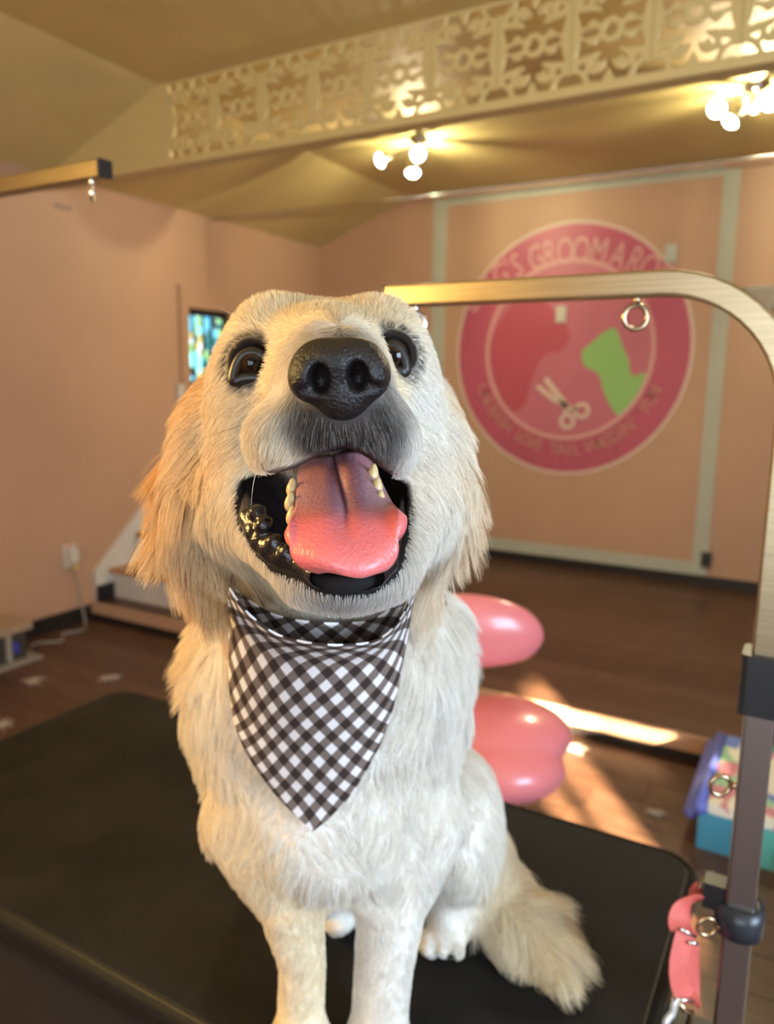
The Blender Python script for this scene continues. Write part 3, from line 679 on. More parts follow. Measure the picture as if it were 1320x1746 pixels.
arm2 = empty('grooming_stand', (TX0-0.04, PY, ZT), 'steel grooming arm at the left whose plugged end pokes into view', 'arm')
ZA2 = 1.815; xe2 = -0.995
path = [(TX0-0.04, PY, 0.55), (TX0-0.04, PY, ZA2-RB-0.03)]+[(TX0-0.04+RB-RB*math.cos(a), PY, ZA2-RB+RB*math.sin(a)) for a in np.linspace(0, math.pi/2, 14)]+[(-1.1, PY, ZA2), (xe2, PY, ZA2)]
link('arm_tube', from_bm('arm_tube', sweep_bm(path, rsq(0.026, 0.026, 0.12), up=(0, 1, 0))), STEEL, arm2)
link('end_plug', from_bm('end_plug', sweep_bm([(xe2-0.001, PY, ZA2), (xe2+0.003, PY, ZA2)], rsq(0.0265, 0.0265, 0.12), up=(0, 1, 0))), BLACK, arm2)
eyebolt((xe2-0.03, PY, ZA2-0.013), (0, 0, -1), (0.7, -0.7, 0), 0.0115, 0.0024, CHROME, arm2)
box('table_clamp', (TX0-0.06, PY-0.04, ZT-0.11), (TX0+0.05, PY+0.04, ZT-0.04), BLACK, arm2, bevel=0.004)

# coral tether strap hanging at the post
CORAL = mat('coral_webbing', (0.60, 0.11, 0.085), 0.55, var=0.06, vscale=60, bump=0.3, bscale=900)
ts = empty('tether_strap', at(1196, 1510, 0.855), 'coral webbing tether strap clipped to the right post', 'strap')
def ribbon(name, pts, width, wdir, m, parent, th=0.0016, n=8):
    P = spline([at(*p) for p in pts], n); W = spline([np.array(x, float) for x in wdir], n) if isinstance(wdir, list) else None
    bm = bmesh.new(); rings = []
    for i, p in enumerate(P):
        t = P[min(i+1, len(P)-1)]-P[max(i-1, 0)]; t /= np.linalg.norm(t)
        wv = W[i] if W is not None else np.array(wdir); wv = wv-t*(wv@t); wv /= np.linalg.norm(wv); nn = np.cross(t, wv)
        rings.append([bm.verts.new(p+wv*a*width/2+nn*b*th/2) for a, b in ((-1, -1), (1, -1), (1, 1), (-1, 1))])
    for A, B in zip(rings, rings[1:]):
        for j in range(4): bm.faces.new((A[j], A[(j+1) % 4], B[(j+1) % 4], B[j]))
    bm.faces.new(rings[0]); bm.faces.new(rings[-1])
    return link(name, from_bm(name, bm, smooth=False), m, parent)
ribbon('webbing', [(1200, 1520, 0.872), (1178, 1540, 0.858), (1160, 1562, 0.848), (1160, 1580, 0.848), (1172, 1593, 0.855)], 0.024,
       [0.55*RGT+0.45*UPV+0.6*FWD, 0.7*RGT-0.1*UPV+0.6*FWD, RGT-0.15*UPV, RGT-0.25*UPV, RGT-0.45*UPV], CORAL, ts)
ribbon('webbing', [(1170, 1592, 0.853), (1161, 1622, 0.85), (1157, 1650, 0.848), (1160, 1680, 0.85), (1174, 1704, 0.856), (1181, 1696, 0.866), (1180, 1660, 0.868), (1177, 1612, 0.861)], 0.024,
       [RGT-0.35*UPV, RGT-0.1*UPV+0.2*FWD, RGT+0.25*FWD, RGT-0.2*UPV+0.4*FWD, RGT-0.5*UPV+0.5*FWD, RGT-0.3*UPV+0.6*FWD, RGT+0.5*FWD, RGT-0.2*UPV+0.4*FWD], CORAL, ts)
for a, b in (((1160, 1583, 0.846), (1186, 1597, 0.85)), ((1172, 1606, 0.85), (1190, 1609, 0.85)), ((1152, 1703, 0.846), (1184, 1707, 0.853))):
    tube('slide_bar', [at(*a), at(*b)], 0.0022, CHROME, ts, n=8)
tube('d_ring', [at(*p) for p in spline([(1192, 1515, 0.868), (1202, 1498, 0.87), (1216, 1488, 0.872), (1224, 1500, 0.874), (1216, 1522, 0.874), (1204, 1530, 0.872)], 5)], 0.0016, BRASS, ts, n=6)
tube('snap_hook', [at(*p) for p in spline([(1158, 1700, 0.85), (1150, 1712, 0.85), (1146, 1728, 0.85), (1136, 1742, 0.85), (1134, 1760, 0.85)], 5)], 0.0042, mat('bright_clip', (0.85, 0.85, 0.82), 0.3, 0.6), ts, n=8)
tube('snap_hook_gate', [at(*p) for p in ((1158, 1708, 0.848), (1166, 1722, 0.85), (1180, 1726, 0.852), (1172, 1750, 0.855))], 0.003, BRASS, ts, n=8)

# ------------------------------------------------------------------ dog
TN = np.array([RGT[2], UPV[2], FWD[2]])            # world up in figure space
TD = ZT-EYE[2]                                      # table plane: P.TN = TD
EYES = [cc(433, 620, 0.4965), cc(668, 607, 0.4965)]
MPOLY = np.array([(412, 822), (438, 812), (470, 808), (505, 797), (540, 778), (585, 760), (625, 778), (650, 798), (676, 818), (694, 828), (692, 856), (680, 900), (672, 945), (640, 970), (592, 980), (545, 974), (505, 962), (468, 944), (438, 902), (420, 862)], float)
def poly_sd(x, y, poly):
    d = np.full(len(x), 1e9, np.float32); s = np.zeros(len(x), bool); n = len(poly)
    for i in range(n):
        ax, ay = poly[i]; bx, by = poly[(i+1) % n]; ex, ey = bx-ax, by-ay; wx, wy = x-ax, y-ay
        t = np.clip((wx*ex+wy*ey)/(ex*ex+ey*ey), 0, 1); d = np.minimum(d, (wx-ex*t)**2+(wy-ey*t)**2)
        c = (ay > y) != (by > y); s ^= c & (x < ex*(y-ay)/(ey if ey else 1e-9)+ax)
    return np.sqrt(d)*np.where(s, -1, 1)
def mouth(P):
    z = np.maximum(P[:, 2], 0.2); x = 660+FPX*P[:, 0]/z; y = 873-FPX*P[:, 1]/z
    out = np.full(len(P), 0.5, np.float32); k = (np.abs(x-555) < 260) & (np.abs(y-870) < 230) & (P[:, 2] < 0.60)
    if k.any():
        d = poly_sd(x[k], y[k], MPOLY)*z[k]/FPX+np.maximum(z[k]-0.515, 0)*0.9       # narrows towards the throat
        out[k] = smax(d, z[k]-0.545, 0.01)
    return out
def nose_f(P):
    d = ellip(P, cc(578, 628, 0.388), (0.0215, 0.0145, 0.022))
    for c in (cc(545, 618, 0.388), cc(613, 613, 0.388)): d = smin(d, ellip(P, c, (0.0110, 0.0090, 0.0155)), 0.008)
    for c in (cc(527, 646, 0.384), cc(631, 641, 0.384)): d = smin(d, ellip(P, c, (0.0105, 0.0115, 0.0155)), 0.006)
    d = smin(d, ellip(P, cc(584, 676, 0.387), (0.0135, 0.0125, 0.014)), 0.008)
    for a, b, c in (((543, 645, 0.370), (540, 664, 0.371), (508, 671, 0.375)), ((609, 640, 0.370), (613, 658, 0.371), (649, 664, 0.375))):
        n = ellip(P, cc(*a), (0.0053, 0.0070, 0.013))
        n = smin(n, cone(P, cc(*b), cc(*c), 0.0044, 0.0024), 0.003)
        d = smax(d, -n, 0.0022)
    d = smax(d, -cone(P, cc(586, 655, 0.3695), cc(589, 735, 0.371), 0.0017, 0.0022), 0.002)
    return d
TAILP = [cc(785, 1440, 1.13), cc(852, 1500, 1.07), cc(892, 1570, 1.0), cc(924, 1625, 0.955), cc(950, 1668, 0.925)]
def head_f(P):
    d = ellip(P, cc(553, 630, 0.572), (0.064, 0.047, 0.072))
    U = lambda e, k: smin(d, e, k)
    for x in (464, 648): d = U(sphere(P, cc(x, 572, 0.54), 0.025), 0.02)
    for x, y in ((438, 640), (668, 628)): d = U(ellip(P, cc(x, y, 0.527), (0.026, 0.032, 0.036)), 0.02)
    for x in (438, 684): d = U(ellip(P, cc(x, 740, 0.552), (0.030, 0.052, 0.048)), 0.025)
    for x in (444, 682): d = U(ellip(P, cc(x, 860, 0.56), (0.034, 0.046, 0.048)), 0.03)
    d = U(cone(P, cc(560, 660, 0.505), cc(580, 690, 0.412), 0.046, 0.027), 0.022)
    d = U(cone(P, cc(563, 610, 0.51), cc(578, 622, 0.41), 0.030, 0.017), 0.018)
    for x, y in ((487, 752), (648, 752)): d = U(ellip(P, cc(x, y, 0.437), (0.022, 0.023, 0.043)), 0.018)
    d = U(ellip(P, cc(583, 735, 0.405), (0.024, 0.012, 0.016)), 0.010)
    d = U(ellip(P, cc(592, 984, 0.468), (0.029, 0.017, 0.036)), 0.015)
    d = U(cone(P, cc(560, 935, 0.56), cc(590, 975, 0.47), 0.038, 0.022), 0.02)
    d = U(cone(P, cc(428, 860, 0.53), cc(520, 960, 0.475), 0.028, 0.021), 0.02)
    d = U(cone(P, cc(696, 860, 0.53), cc(665, 958, 0.475), 0.025, 0.019), 0.02)
    for e in EYES:                                   # lids over the eyeballs, then the sockets
        d = smin(d, sphere(P, e+np.array([0, 0, 0.005]), 0.0150), 0.010)
        d = smax(d, -sphere(P, e-np.array([0, 0, 0.006]), 0.0120), 0.004)
    return d
def ear_f(P):
    d = None
    for pts, rs in (([(390, 662, 0.580), (364, 738, 0.556), (346, 820, 0.554), (342, 900, 0.562), (352, 970, 0.572), (358, 1014, 0.575)], (0.016, 0.020, 0.021, 0.018, 0.013, 0.009)),
                    ([(720, 670, 0.585), (742, 740, 0.562), (753, 810, 0.560), (750, 885, 0.570), (742, 942, 0.58)], (0.014, 0.018, 0.019, 0.016, 0.011))):
        e = chain(P, [cc(*p) for p in pts], rs); d = e if d is None else np.minimum(d, e)
    return d
def trunk_f(P):
    d = cone(P, cc(560, 900, 0.625), cc(565, 1120, 0.775), 0.080, 0.110)
    U = lambda e, k: smin(d, e, k)
    d = U(ellip(P, cc(562, 1200, 0.835), (0.135, 0.125, 0.115)), 0.05)
    d = U(ellip(P, cc(565, 1370, 0.835), (0.112, 0.10, 0.095)), 0.05)
    for x, y in ((430, 1125), (700, 1100)): d = U(ellip(P, cc(x, y, 0.845), (0.052, 0.055, 0.06)), 0.04)
    for x in (462, 672): d = U(ellip(P, cc(x, 1215, 0.875), (0.075, 0.105, 0.085)), 0.04)
    d = U(cone(P, cc(575, 1200, 0.94), cc(610, 1380, 1.10), 0.125, 0.14), 0.05)
    d = U(ellip(P, cc(620, 1420, 1.12), (0.15, 0.11, 0.13)), 0.05)
    d = U(ellip(P, cc(772, 1400, 1.03), (0.066, 0.10, 0.11)), 0.04)
    d = U(ellip(P, cc(545, 1430, 1.05), (0.07, 0.09, 0.10)), 0.04)
    d = U(chain(P, [cc(800, 1470, 1.05), cc(778, 1550, 1.01), cc(762, 1590, 0.985)], (0.04, 0.028, 0.026)), 0.03)
    d = U(chain(P, [cc(800, 1460, 1.05), cc(828, 1540, 1.02), cc(858, 1590, 0.985)], (0.045, 0.036, 0.026)), 0.03)
    d = U(ellip(P, cc(577, 1566, 0.99), (0.021, 0.014, 0.03)), 0.01)
    d = U(chain(P, TAILP, (0.03, 0.030, 0.028, 0.022, 0.012)), 0.03)
    # front legs and paws
    d = U(chain(P, [cc(440, 1400, 0.835), cc(497, 1540, 0.81), cc(515, 1640, 0.818), cc(513, 1760, 0.832)], (0.058, 0.033, 0.0245, 0.0245)), 0.03)
    d = U(chain(P, [cc(700, 1400, 0.845), cc(668, 1540, 0.82), cc(655, 1640, 0.83), cc(645, 1760, 0.842)], (0.060, 0.037, 0.031, 0.030)), 0.03)
    for x, z in ((510, 0.812), (642, 0.822)):
        d = U(ellip(P, cc(x, 1786, z), (0.034, 0.022, 0.040)), 0.02)
        for k in (-1.5, -0.5, 0.5, 1.5):
            d = smin(d, ellip(P, cc(x, 1800, z)+np.array([k*0.0155, 0, -0.030+0.006*abs(k)]), (0.0095, 0.013, 0.017)), 0.004)
    for k in (-1, 0, 1):
        d = smin(d, ellip(P, cc(752, 1600, 0.985)+np.array([k*0.019, 0, -0.012]), (0.0105, 0.014, 0.022)), 0.004)
    return d
def dog_f(P):
    d = smin(head_f(P), trunk_f(P), 0.03)
    d = smin(d, ear_f(P), 0.014)
    d = smax(d, -mouth(P), 0.006)
    d = smax(d, -ellip(P, cc(580, 640, 0.378), (0.020, 0.014, 0.012)), 0.004)
    return smax(d, TD+0.002-P@TN.astype(np.float32), 0.01)

# guides of the coat: place, run of the hair (image right, down, away), length mm, colour, lift, hairs per sq cm, region
CR, WH, GD, DK, BF = (0.86, 0.74, 0.54), (0.88, 0.83, 0.75), (0.78, 0.49, 0.20), (0.055, 0.045, 0.04), (0.86, 0.70, 0.46)
G = [
 (570, 590, .51, (0, -1, .7), 9, CR, .25, 'face'), (570, 530, .54, (0, -1, .9), 12, BF, .3, 'face'), (470, 535, .54, (-.3, -1, .8), 12, CR, .3, 'face'), (640, 530, .54, (.3, -1, .8), 12, CR, .3, 'face'),
 (400, 580, .56, (-.8, -.3, .8), 13, CR, .3, 'face'), (710, 575, .56, (.8, -.3, .8), 13, WH, .3, 'face'),
 (500, 640, .48, (-.6, -.2, .7), 8, CR, .2, 'face'), (660, 660, .48, (.6, 0, .7), 8, CR, .2, 'face'),
 (440, 680, .50, (-.8, .5, .5), 9, CR, .2, 'face'), (700, 690, .51, (.7, .6, .5), 9, WH, .2, 'face'),
 (480, 740, .43, (-.6, .8, .3), 9, CR, .2, 'face'), (670, 740, .43, (.5, .8, .3), 9, WH, .2, 'face'),
 (430, 790, .46, (-.4, 1, .2), 11, CR, .2, 'face'), (690, 790, .46, (.3, 1, .2), 11, WH, .2, 'face'),
 (488, 775, .405, (-.3, 1, .0), 8, CR, .2, 'face'), (460, 765, .42, (-.5, 1, .1), 9, CR, .2, 'face'), (500, 795, .40, (-.2, 1, .0), 7, (.6, .52, .42), .2, 'face'), (685, 765, .42, (.4, 1, .1), 9, (.8, .75, .68), .2, 'face'),
 (470, 805, .43, (-.1, 1, .0), 8, CR, .25, 'face'),
 (585, 715, .385, (0, 1, -.1), 6, DK, .2, 'face'), (535, 735, .39, (-.35, 1, 0), 8, DK, .2, 'face'), (635, 735, .39, (.35, 1, 0), 8, DK, .2, 'face'), (585, 755, .39, (0, 1, 0), 9, DK, .25, 'face'), (545, 775, .40, (-.2, 1, 0), 9, (.13, .11, .10), .25, 'face'), (630, 775, .40, (.2, 1, 0), 9, (.13, .11, .10), .25, 'face'),
 (510, 790, .42, (-.2, 1, 0), 10, (.42, .36, .30), .25, 'face'), (660, 795, .42, (.2, 1, 0), 10, (.36, .32, .28), .25, 'face'), (500, 700, .42, (-.5, .7, .3), 8, CR, .2, 'face'), (655, 700, .42, (.4, .7, .3), 8, (.42, .38, .34), .2, 'face'),
 (385, 740, .55, (-.6, 1, .3), 20, CR, .3, 'face'), (728, 740, .56, (.6, 1, .3), 20, WH, .3, 'face'),
 (390, 860, .54, (-.3, 1, .2), 24, CR, .3, 'face'), (720, 860, .55, (.3, 1, .2), 24, WH, .3, 'face'),
 (430, 960, .53, (0, 1, .2), 22, CR, .25, 'face'), (700, 950, .54, (.1, 1, .2), 22, WH, .25, 'face'), (480, 1010, .52, (0, 1, .2), 18, CR, .25, 'face'), (660, 1010, .52, (0, 1, .2), 18, WH, .25, 'face'),
 (592, 1035, .47, (0, 1, .3), 11, WH, .2, 'face'), (592, 1012, .44, (0, 1, .0), 6, (.5, .46, .42), .2, 'face'), (560, 1070, .62, (0, 1, .2), 10, WH, .2, 'coat'),
 (365, 690, .57, (-.8, .7, .1), 30, GD, .35, 'ear'), (315, 780, .57, (-1, .5, 0), 52, GD, .45, 'ear'), (310, 860, .58, (-.7, .9, 0), 56, (.80, .57, .30), .4, 'ear'), (330, 940, .59, (-.2, 1, 0), 50, GD, .3, 'ear'), (355, 1010, .585, (-.1, 1, 0), 34, (.70, .47, .24), .2, 'ear'), (350, 690, .56, (-.9, .6, 0), 34, (.82, .60, .33), .4, 'ear'), (345, 800, .535, (-.5, 1, 0), 36, (.83, .62, .36), .3, 'ear'),
 (742, 710, .575, (.6, 1, .1), 28, (.84, .68, .48), .35, 'ear'), (785, 790, .58, (.7, .9, 0), 46, (.82, .66, .46), .4, 'ear'), (790, 870, .59, (.4, 1, 0), 50, (.80, .62, .42), .35, 'ear'), (760, 930, .60, (.1, 1, 0), 46, (.84, .70, .52), .3, 'ear'), (755, 800, .56, (.3, 1, 0), 34, (.86, .74, .58), .3, 'ear'),
 (560, 1180, .70, (0, 1, .1), 9, WH, .2, 'coat'), (420, 1180, .77, (-.3, 1, 0), 38, WH, .25, 'coat'), (720, 1180, .77, (.35, 1, 0), 44, WH, .25, 'coat'),
 (340, 1080, .83, (-1, .1, .1), 54, BF, .5, 'coat'), (330, 1160, .87, (-.9, .8, .1), 54, CR, .45, 'coat'), (330, 1260, .87, (-.6, 1, .1), 50, CR, .4, 'coat'), (370, 1360, .85, (-.35, 1, .0), 26, CR, .25, 'coat'),
 (775, 1040, .83, (1, .0, .2), 56, WH, .5, 'coat'), (810, 1110, .87, (.6, .9, .1), 44, WH, .3, 'coat'), (820, 1250, .89, (.3, 1, 0), 32, WH, .25, 'coat'), (800, 1360, .90, (.1, 1, 0), 18, WH, .2, 'coat'),
 (545, 1320, .73, (0, 1, 0), 14, WH, .2, 'coat'), (580, 1460, .75, (.1, 1, 0), 32, WH, .2, 'coat'), (430, 1460, .80, (-.1, 1, 0), 16, CR, .2, 'coat'), (700, 1460, .80, (.1, 1, 0), 16, WH, .2, 'coat'),
 (500, 1560, .79, (0, 1, 0), 10, CR, .2, 'coat'), (665, 1570, .80, (0, 1, 0), 10, WH, .2, 'coat'), (515, 1680, .80, (0, 1, 0), 8, CR, .2, 'coat'), (650, 1680, .81, (0, 1, 0), 9, WH, .2, 'coat'), (512, 1790, .79, (0, .6, -1), 6, CR, .15, 'coat'), (642, 1790, .80, (0, .6, -1), 6, WH, .15, 'coat'),
 (830, 1380, .99, (.35, 1, 0), 20, WH, .25, 'coat'), (770, 1480, .96, (.1, 1, -.1), 18, WH, .2, 'coat'), (760, 1560, .96, (0, 1, -.2), 10, WH, .15, 'coat'), (577, 1568, .96, (0, 1, -.2), 8, WH, .15, 'coat'),
 (860, 1470, 1.05, (.7, .8, -.1), 48, CR, .3, 'tail'), (900, 1530, .99, (.8, .7, -.2), 72, CR, .35, 'tail'), (890, 1590, .97, (.1, 1, -.3), 50, CR, .3, 'tail'), (935, 1590, .96, (.9, .6, -.3), 76, CR, .35, 'tail'), (960, 1670, .91, (.5, 1, -.3), 58, CR, .3, 'tail'), (925, 1630, .93, (.2, 1, -.4), 46, BF, .3, 'tail'),
 (600, 1100, 1.0, (0, 1, .5), 34, CR, .25, 'coat'), (600, 1300, 1.2, (0, 1, .2), 34, CR, .25, 'coat'), (450, 1350, 1.05, (-.4, 1, 0), 26, CR, .25, 'coat'),
]
GP = np.array([cc(g[0], g[1], g[2]) for g in G]); GD_ = np.array([(g[3][0], -g[3][1], g[3][2]) for g in G], float); GD_ /= np.linalg.norm(GD_, axis=1)[:, None]
GL_ = np.array([g[4]*0.001 for g in G]); GC = np.array([g[5] for g in G]); GF = np.array([g[6] for g in G]); GR = [g[7] for g in G]
def coat_at(P, chunk=20000):
    D, Ln, C, Fl, R = [], [], [], [], []
    for s in range(0, len(P), chunk):
        q = P[s:s+chunk]; d2 = ((q[:, None]-GP[None])**2).sum(-1)+1e-5; wt = d2**-2.2; R.append(d2.argmin(1)); wt /= wt.sum(1)[:, None]
        D.append(wt@GD_); Ln.append(wt@GL_); C.append(wt@GC); Fl.append(wt@GF)
    return [np.concatenate(x) for x in (D, Ln, C, Fl, R)]
def lips(P):
    d = chain(P, [cc(420, 842, .505), cc(428, 884, .484), cc(448, 922, .474), cc(476, 946, .466), cc(516, 966, .454)], (.003, .008, .0085, .0085, .007))
    for x, y, z, r in ((432, 905, .474, .0052), (445, 920, .470, .0045), (458, 934, .466, .0055), (478, 950, .461, .0050), (470, 925, .462, .006), (440, 875, .474, .006), (492, 942, .456, .006), (452, 895, .468, .006), (500, 956, .455, .004)):
        d = smin(d, sphere(P, cc(x, y, z), r), 0.003)
    d = smin(d, chain(P, [cc(520, 966, .447), cc(545, 984, .438), cc(592, 991, .433), cc(640, 984, .438), cc(662, 964, .447)], (.0055, .0065, .0065, .0065, .0055)), 0.004)
    d = smin(d, chain(P, [cc(687, 850, .505), cc(683, 885, .486), cc(676, 925, .468), cc(663, 962, .449)], (.002, .004, .005, .005)), 0.003)
    return d
EYED = lambda V: np.min([np.linalg.norm(V-e, axis=1) for e in EYES], axis=0)
def skin(V):
    _, _, C, _, _ = coat_at(V); C = C*0.80
    md = mouth(V); k = np.clip((0.004-md)/0.004, 0, 1)[:, None]; C = C*(1-k)+np.array([0.015, 0.010, 0.010])*k
    e = np.clip((0.0205-EYED(V))/0.004, 0, 1)[:, None]; C = C*(1-e)+np.array([0.02, 0.014, 0.012])*e
    k = np.clip((0.008-lips(V.astype(np.float32)))/0.004, 0, 1)[:, None]; C = C*(1-k)+np.array([0.011, 0.009, 0.009])*k
    lipd = np.linalg.norm((V-cc(590, 985, 0.435))*np.array([0.55, 1, 0.6]), axis=1); k = np.clip((0.017-lipd)/0.006, 0, 1)[:, None]; C = C*(1-k)+np.array([0.013, 0.011, 0.011])*k
    return C
SKIN = bpy.data.materials.new('undercoat'); SKIN.use_nodes = True
_a = SKIN.node_tree.nodes.new('ShaderNodeAttribute'); _a.attribute_name = 'col'; _b = SKIN.node_tree.nodes['Principled BSDF']
SKIN.node_tree.links.new(_a.outputs['Color'], _b.inputs['Base Color']); _b.inputs['Roughness'].default_value = 0.75; _b.inputs['Specular IOR Level'].default_value = 0.08
dog, DV, DF = sdf_mesh('dog', dog_f, (-0.24, -0.64, 0.34), (0.27, 0.18, 1.30), 0.003, SKIN, None, fig=True, attr=skin)
tag(dog, 'cream golden retriever sitting on the black table, mouth open and tongue out', 'dog')
DOGM = Matrix.Identity(4)

# nose
NOSE = mat('nose_leather', (0.011, 0.008, 0.0075), 0.42, bump=0.6, bscale=600, spec=0.4)
sdf_mesh('nose', nose_f, cc(480, 745, 0.36)-0.004, cc(690, 560, 0.42)+0.006, 0.0009, NOSE, dog, fig=True)
# eyes
EYEM = bpy.data.materials.new('eye_surface'); EYEM.use_nodes = True
_a = EYEM.node_tree.nodes.new('ShaderNodeAttribute'); _a.attribute_name = 'col'; _b = EYEM.node_tree.nodes['Principled BSDF']
EYEM.node_tree.links.new(_a.outputs['Color'], _b.inputs['Base Color']); _b.inputs['Roughness'].default_value = 0.05; _b.inputs['Specular IOR Level'].default_value = 0.35
for e in EYES:
    look = -e/np.linalg.norm(e)
    def ecol(V, e=e, look=look):
        c = ((V-e)/np.linalg.norm(V-e, axis=1)[:, None])@look; a = np.degrees(np.arccos(np.clip(c, -1, 1)))[:, None]
        return np.where(a < 22, np.array([[0.003, 0.003, 0.003]]), np.where(a < 62, np.array([[0.028, 0.012, 0.006]]), np.array([[0.02, 0.014, 0.012]])))
    sdf_mesh('eye', lambda P, e=e, look=look: smin(sphere(P, e-np.array([0, 0, 0.001]), 0.0112), sphere(P, e+look*0.0040, 0.0080), 0.003), e-0.016, e+0.016, 0.0009, EYEM, dog, fig=True, attr=ecol)
LID = mat('dark_lid', (0.012, 0.009, 0.008), 0.4)
for pts, ax in (([(467, 641), (459, 618), (445, 606), (428, 602), (412, 610), (402, 630), (400, 650), (418, 645), (446, 644)], 0),
            ([(644, 622), (650, 601), (660, 592), (673, 590), (684, 602), (690, 620), (689, 634), (670, 632), (652, 630)], 1)):
    P = [to_world(cc(x, y, 0.4885+0.0006*abs(x-(432, 669)[ax])*0.1)) for x, y in pts]; P = spline(P+[P[0]], 6)[:-1]
    link('eyelid', from_bm('eyelid', sweep_bm(P, circ(0.0041, 8), up=tuple(FWD), closed=True), smooth=True), LID, dog)
# tongue
def tongue_mesh():
    ks = [  # centre px, py, z, half width px, groove, curl
        (572, 780, .520, 56, .010, .0), (578, 820, .492, 66, .013, .0), (585, 852, .470, 76, .015, .0), (589, 876, .452, 86, .012, .003),
        (588, 895, .440, 97, .007, .007), (588, 915, .432, 98, .003, .007), (588, 936, .425, 91, .0, .004), (589, 954, .420, 80, -.001, .001), (591, 966, .4185, 64, -.001, .0), (592, 972, .420, 46, -.001, .0)]
    K = spline([np.array(k, float) for k in ks], 6); nu = 41; V = []
    for cx, cy, z, wpx, gr, cl in K:
        for u in np.linspace(-1, 1, nu):
            x = cx+u*wpx; g = max(gr, 0)*math.exp(-(u/0.17)**2)+0.3*gr*math.exp(-(u/0.5)**2)
            zz = z+g-0.006*(1-u*u)+0.007*abs(u)**4-1.3*cl*abs(u)**7
            yy = cy-abs(u)**5*cl*(2600 if u > 0 else 1200)+5*math.sin(u*3.2+cy*0.02)+(4 if u < 0 else -7)*abs(u)**2*min(cl/0.004, 1)
            V.append(cc(x, yy, zz))
    V = np.array(V); F = [(i*nu+j, i*nu+j+1, (i+1)*nu+j+1, (i+1)*nu+j) for i in range(len(K)-1) for j in range(nu-1)]
    return V, np.array(F), np.repeat([k[1] for k in K], nu)
V, F, TY = tongue_mesh()
me = mesh_np('tongue', to_world(V), F); ca = me.color_attributes.new('col', 'FLOAT_COLOR', 'POINT')
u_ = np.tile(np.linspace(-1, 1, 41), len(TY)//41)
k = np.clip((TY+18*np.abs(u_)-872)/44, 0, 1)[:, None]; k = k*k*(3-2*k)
cl = np.ones((len(V), 4), np.float32); cl[:, :3] = np.array([0.37, 0.17, 0.20])*(1-k)+np.array([0.72, 0.16, 0.155])*k; ca.data.foreach_set('color', cl.ravel())  # shading and cool reflection painted in: mauve at the back, coral in front
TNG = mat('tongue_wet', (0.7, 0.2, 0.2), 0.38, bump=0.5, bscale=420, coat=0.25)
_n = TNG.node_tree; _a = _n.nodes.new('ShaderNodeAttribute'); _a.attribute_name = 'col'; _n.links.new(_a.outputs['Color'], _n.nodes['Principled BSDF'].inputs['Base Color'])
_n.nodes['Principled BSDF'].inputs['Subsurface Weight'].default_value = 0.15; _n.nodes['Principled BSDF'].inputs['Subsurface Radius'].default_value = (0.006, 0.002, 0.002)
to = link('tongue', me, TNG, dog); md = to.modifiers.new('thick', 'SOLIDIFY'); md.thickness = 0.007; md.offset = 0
# teeth
TOOTH = mat('tooth_enamel', (0.62, 0.46, 0.22), 0.3, var=0.1, vscale=300)
for pts in ([(498, 836, .492), (495, 860, .478), (498, 884, .466)], [(636, 811, .497), (643, 835, .485), (648, 857, .475)]):
    for i, p in enumerate(pts):
        c = cc(*p); sgn = 1 if p[0] < 560 else -1
        def tf(P, c=c):
            d = ellip(P, c, (0.0038, 0.0052, 0.0058))
            d = smin(d, ellip(P, c+np.array([0.0006, 0.0035, -0.002]), (0.0024, 0.0046, 0.0028)), 0.002)
            return smin(d, ellip(P, c+np.array([0, 0.002, 0.0038]), (0.0022, 0.0036, 0.0024)), 0.002)
        sdf_mesh('tooth', tf, c-0.011, c+0.011, 0.0009, TOOTH, dog, fig=True)
# black lips: lumpy lower lip and its front edge
LIPM = mat('lip_black', (0.014, 0.011, 0.012), 0.22, bump=0.4, bscale=300)
sdf_mesh('lip', lips, cc(395, 1015, .44)-0.006, cc(705, 820, .50)+0.012, 0.0012, LIPM, dog, fig=True)

# ------------------------------------------------------------------ bandana
def gingham():
    m = bpy.data.materials.new('brown_gingham'); m.use_nodes = True; N, L = m.node_tree.nodes, m.node_tree.links; b = N['Principled BSDF']
    uv = N.new('ShaderNodeUVMap'); uv.uv_map = 'UVMap'; sp = N.new('ShaderNodeSeparateXYZ'); L.new(uv.outputs[0], sp.inputs[0])
    def mth(op, a, b_=None, v=None):
        n = N.new('ShaderNodeMath'); n.operation = op; L.new(a, n.inputs[0])
        if b_ is not None: L.new(b_, n.inputs[1])
        if v is not None: n.inputs[1].default_value = v
        return n.outputs[0]
    st = []
    for sgn in ('ADD', 'SUBTRACT'):
        q = mth(sgn, sp.outputs[0], sp.outputs[1]); q = mth('FRACT', mth('MULTIPLY', q, v=1/0.0275)); st.append(mth('GREATER_THAN', q, v=0.5))
    s = mth('MULTIPLY', mth('ADD', st[0], st[1]), v=0.5)
    r = N.new('ShaderNodeValToRGB'); r.color_ramp.interpolation = 'CONSTANT'
    e = r.color_ramp.elements; e[0].position = 0; e[0].color = (0.74, 0.70, 0.68, 1); e[1].position = 0.25; e[1].color = (0.175, 0.135, 0.115, 1); x = e.new(0.75); x.color = (0.040, 0.027, 0.022, 1)
    L.new(s, r.inputs[0]); L.new(r.outputs[0], b.inputs['Base Color']); b.inputs['Roughness'].default_value = 0.85; b.inputs['Specular IOR Level'].default_value = 0.15
    nz = N.new('ShaderNodeTexNoise'); nz.inputs['Scale'].default_value = 1400; tc = N.new('ShaderNodeTexCoord'); L.new(tc.outputs['Object'], nz.inputs[0])
    bp = N.new('ShaderNodeBump'); bp.inputs['Strength'].default_value = 0.25; bp.inputs['Distance'].default_value = 0.0006; L.new(nz.outputs[0], bp.inputs['Height']); L.new(bp.outputs[0], b.inputs['Normal'])
    return m
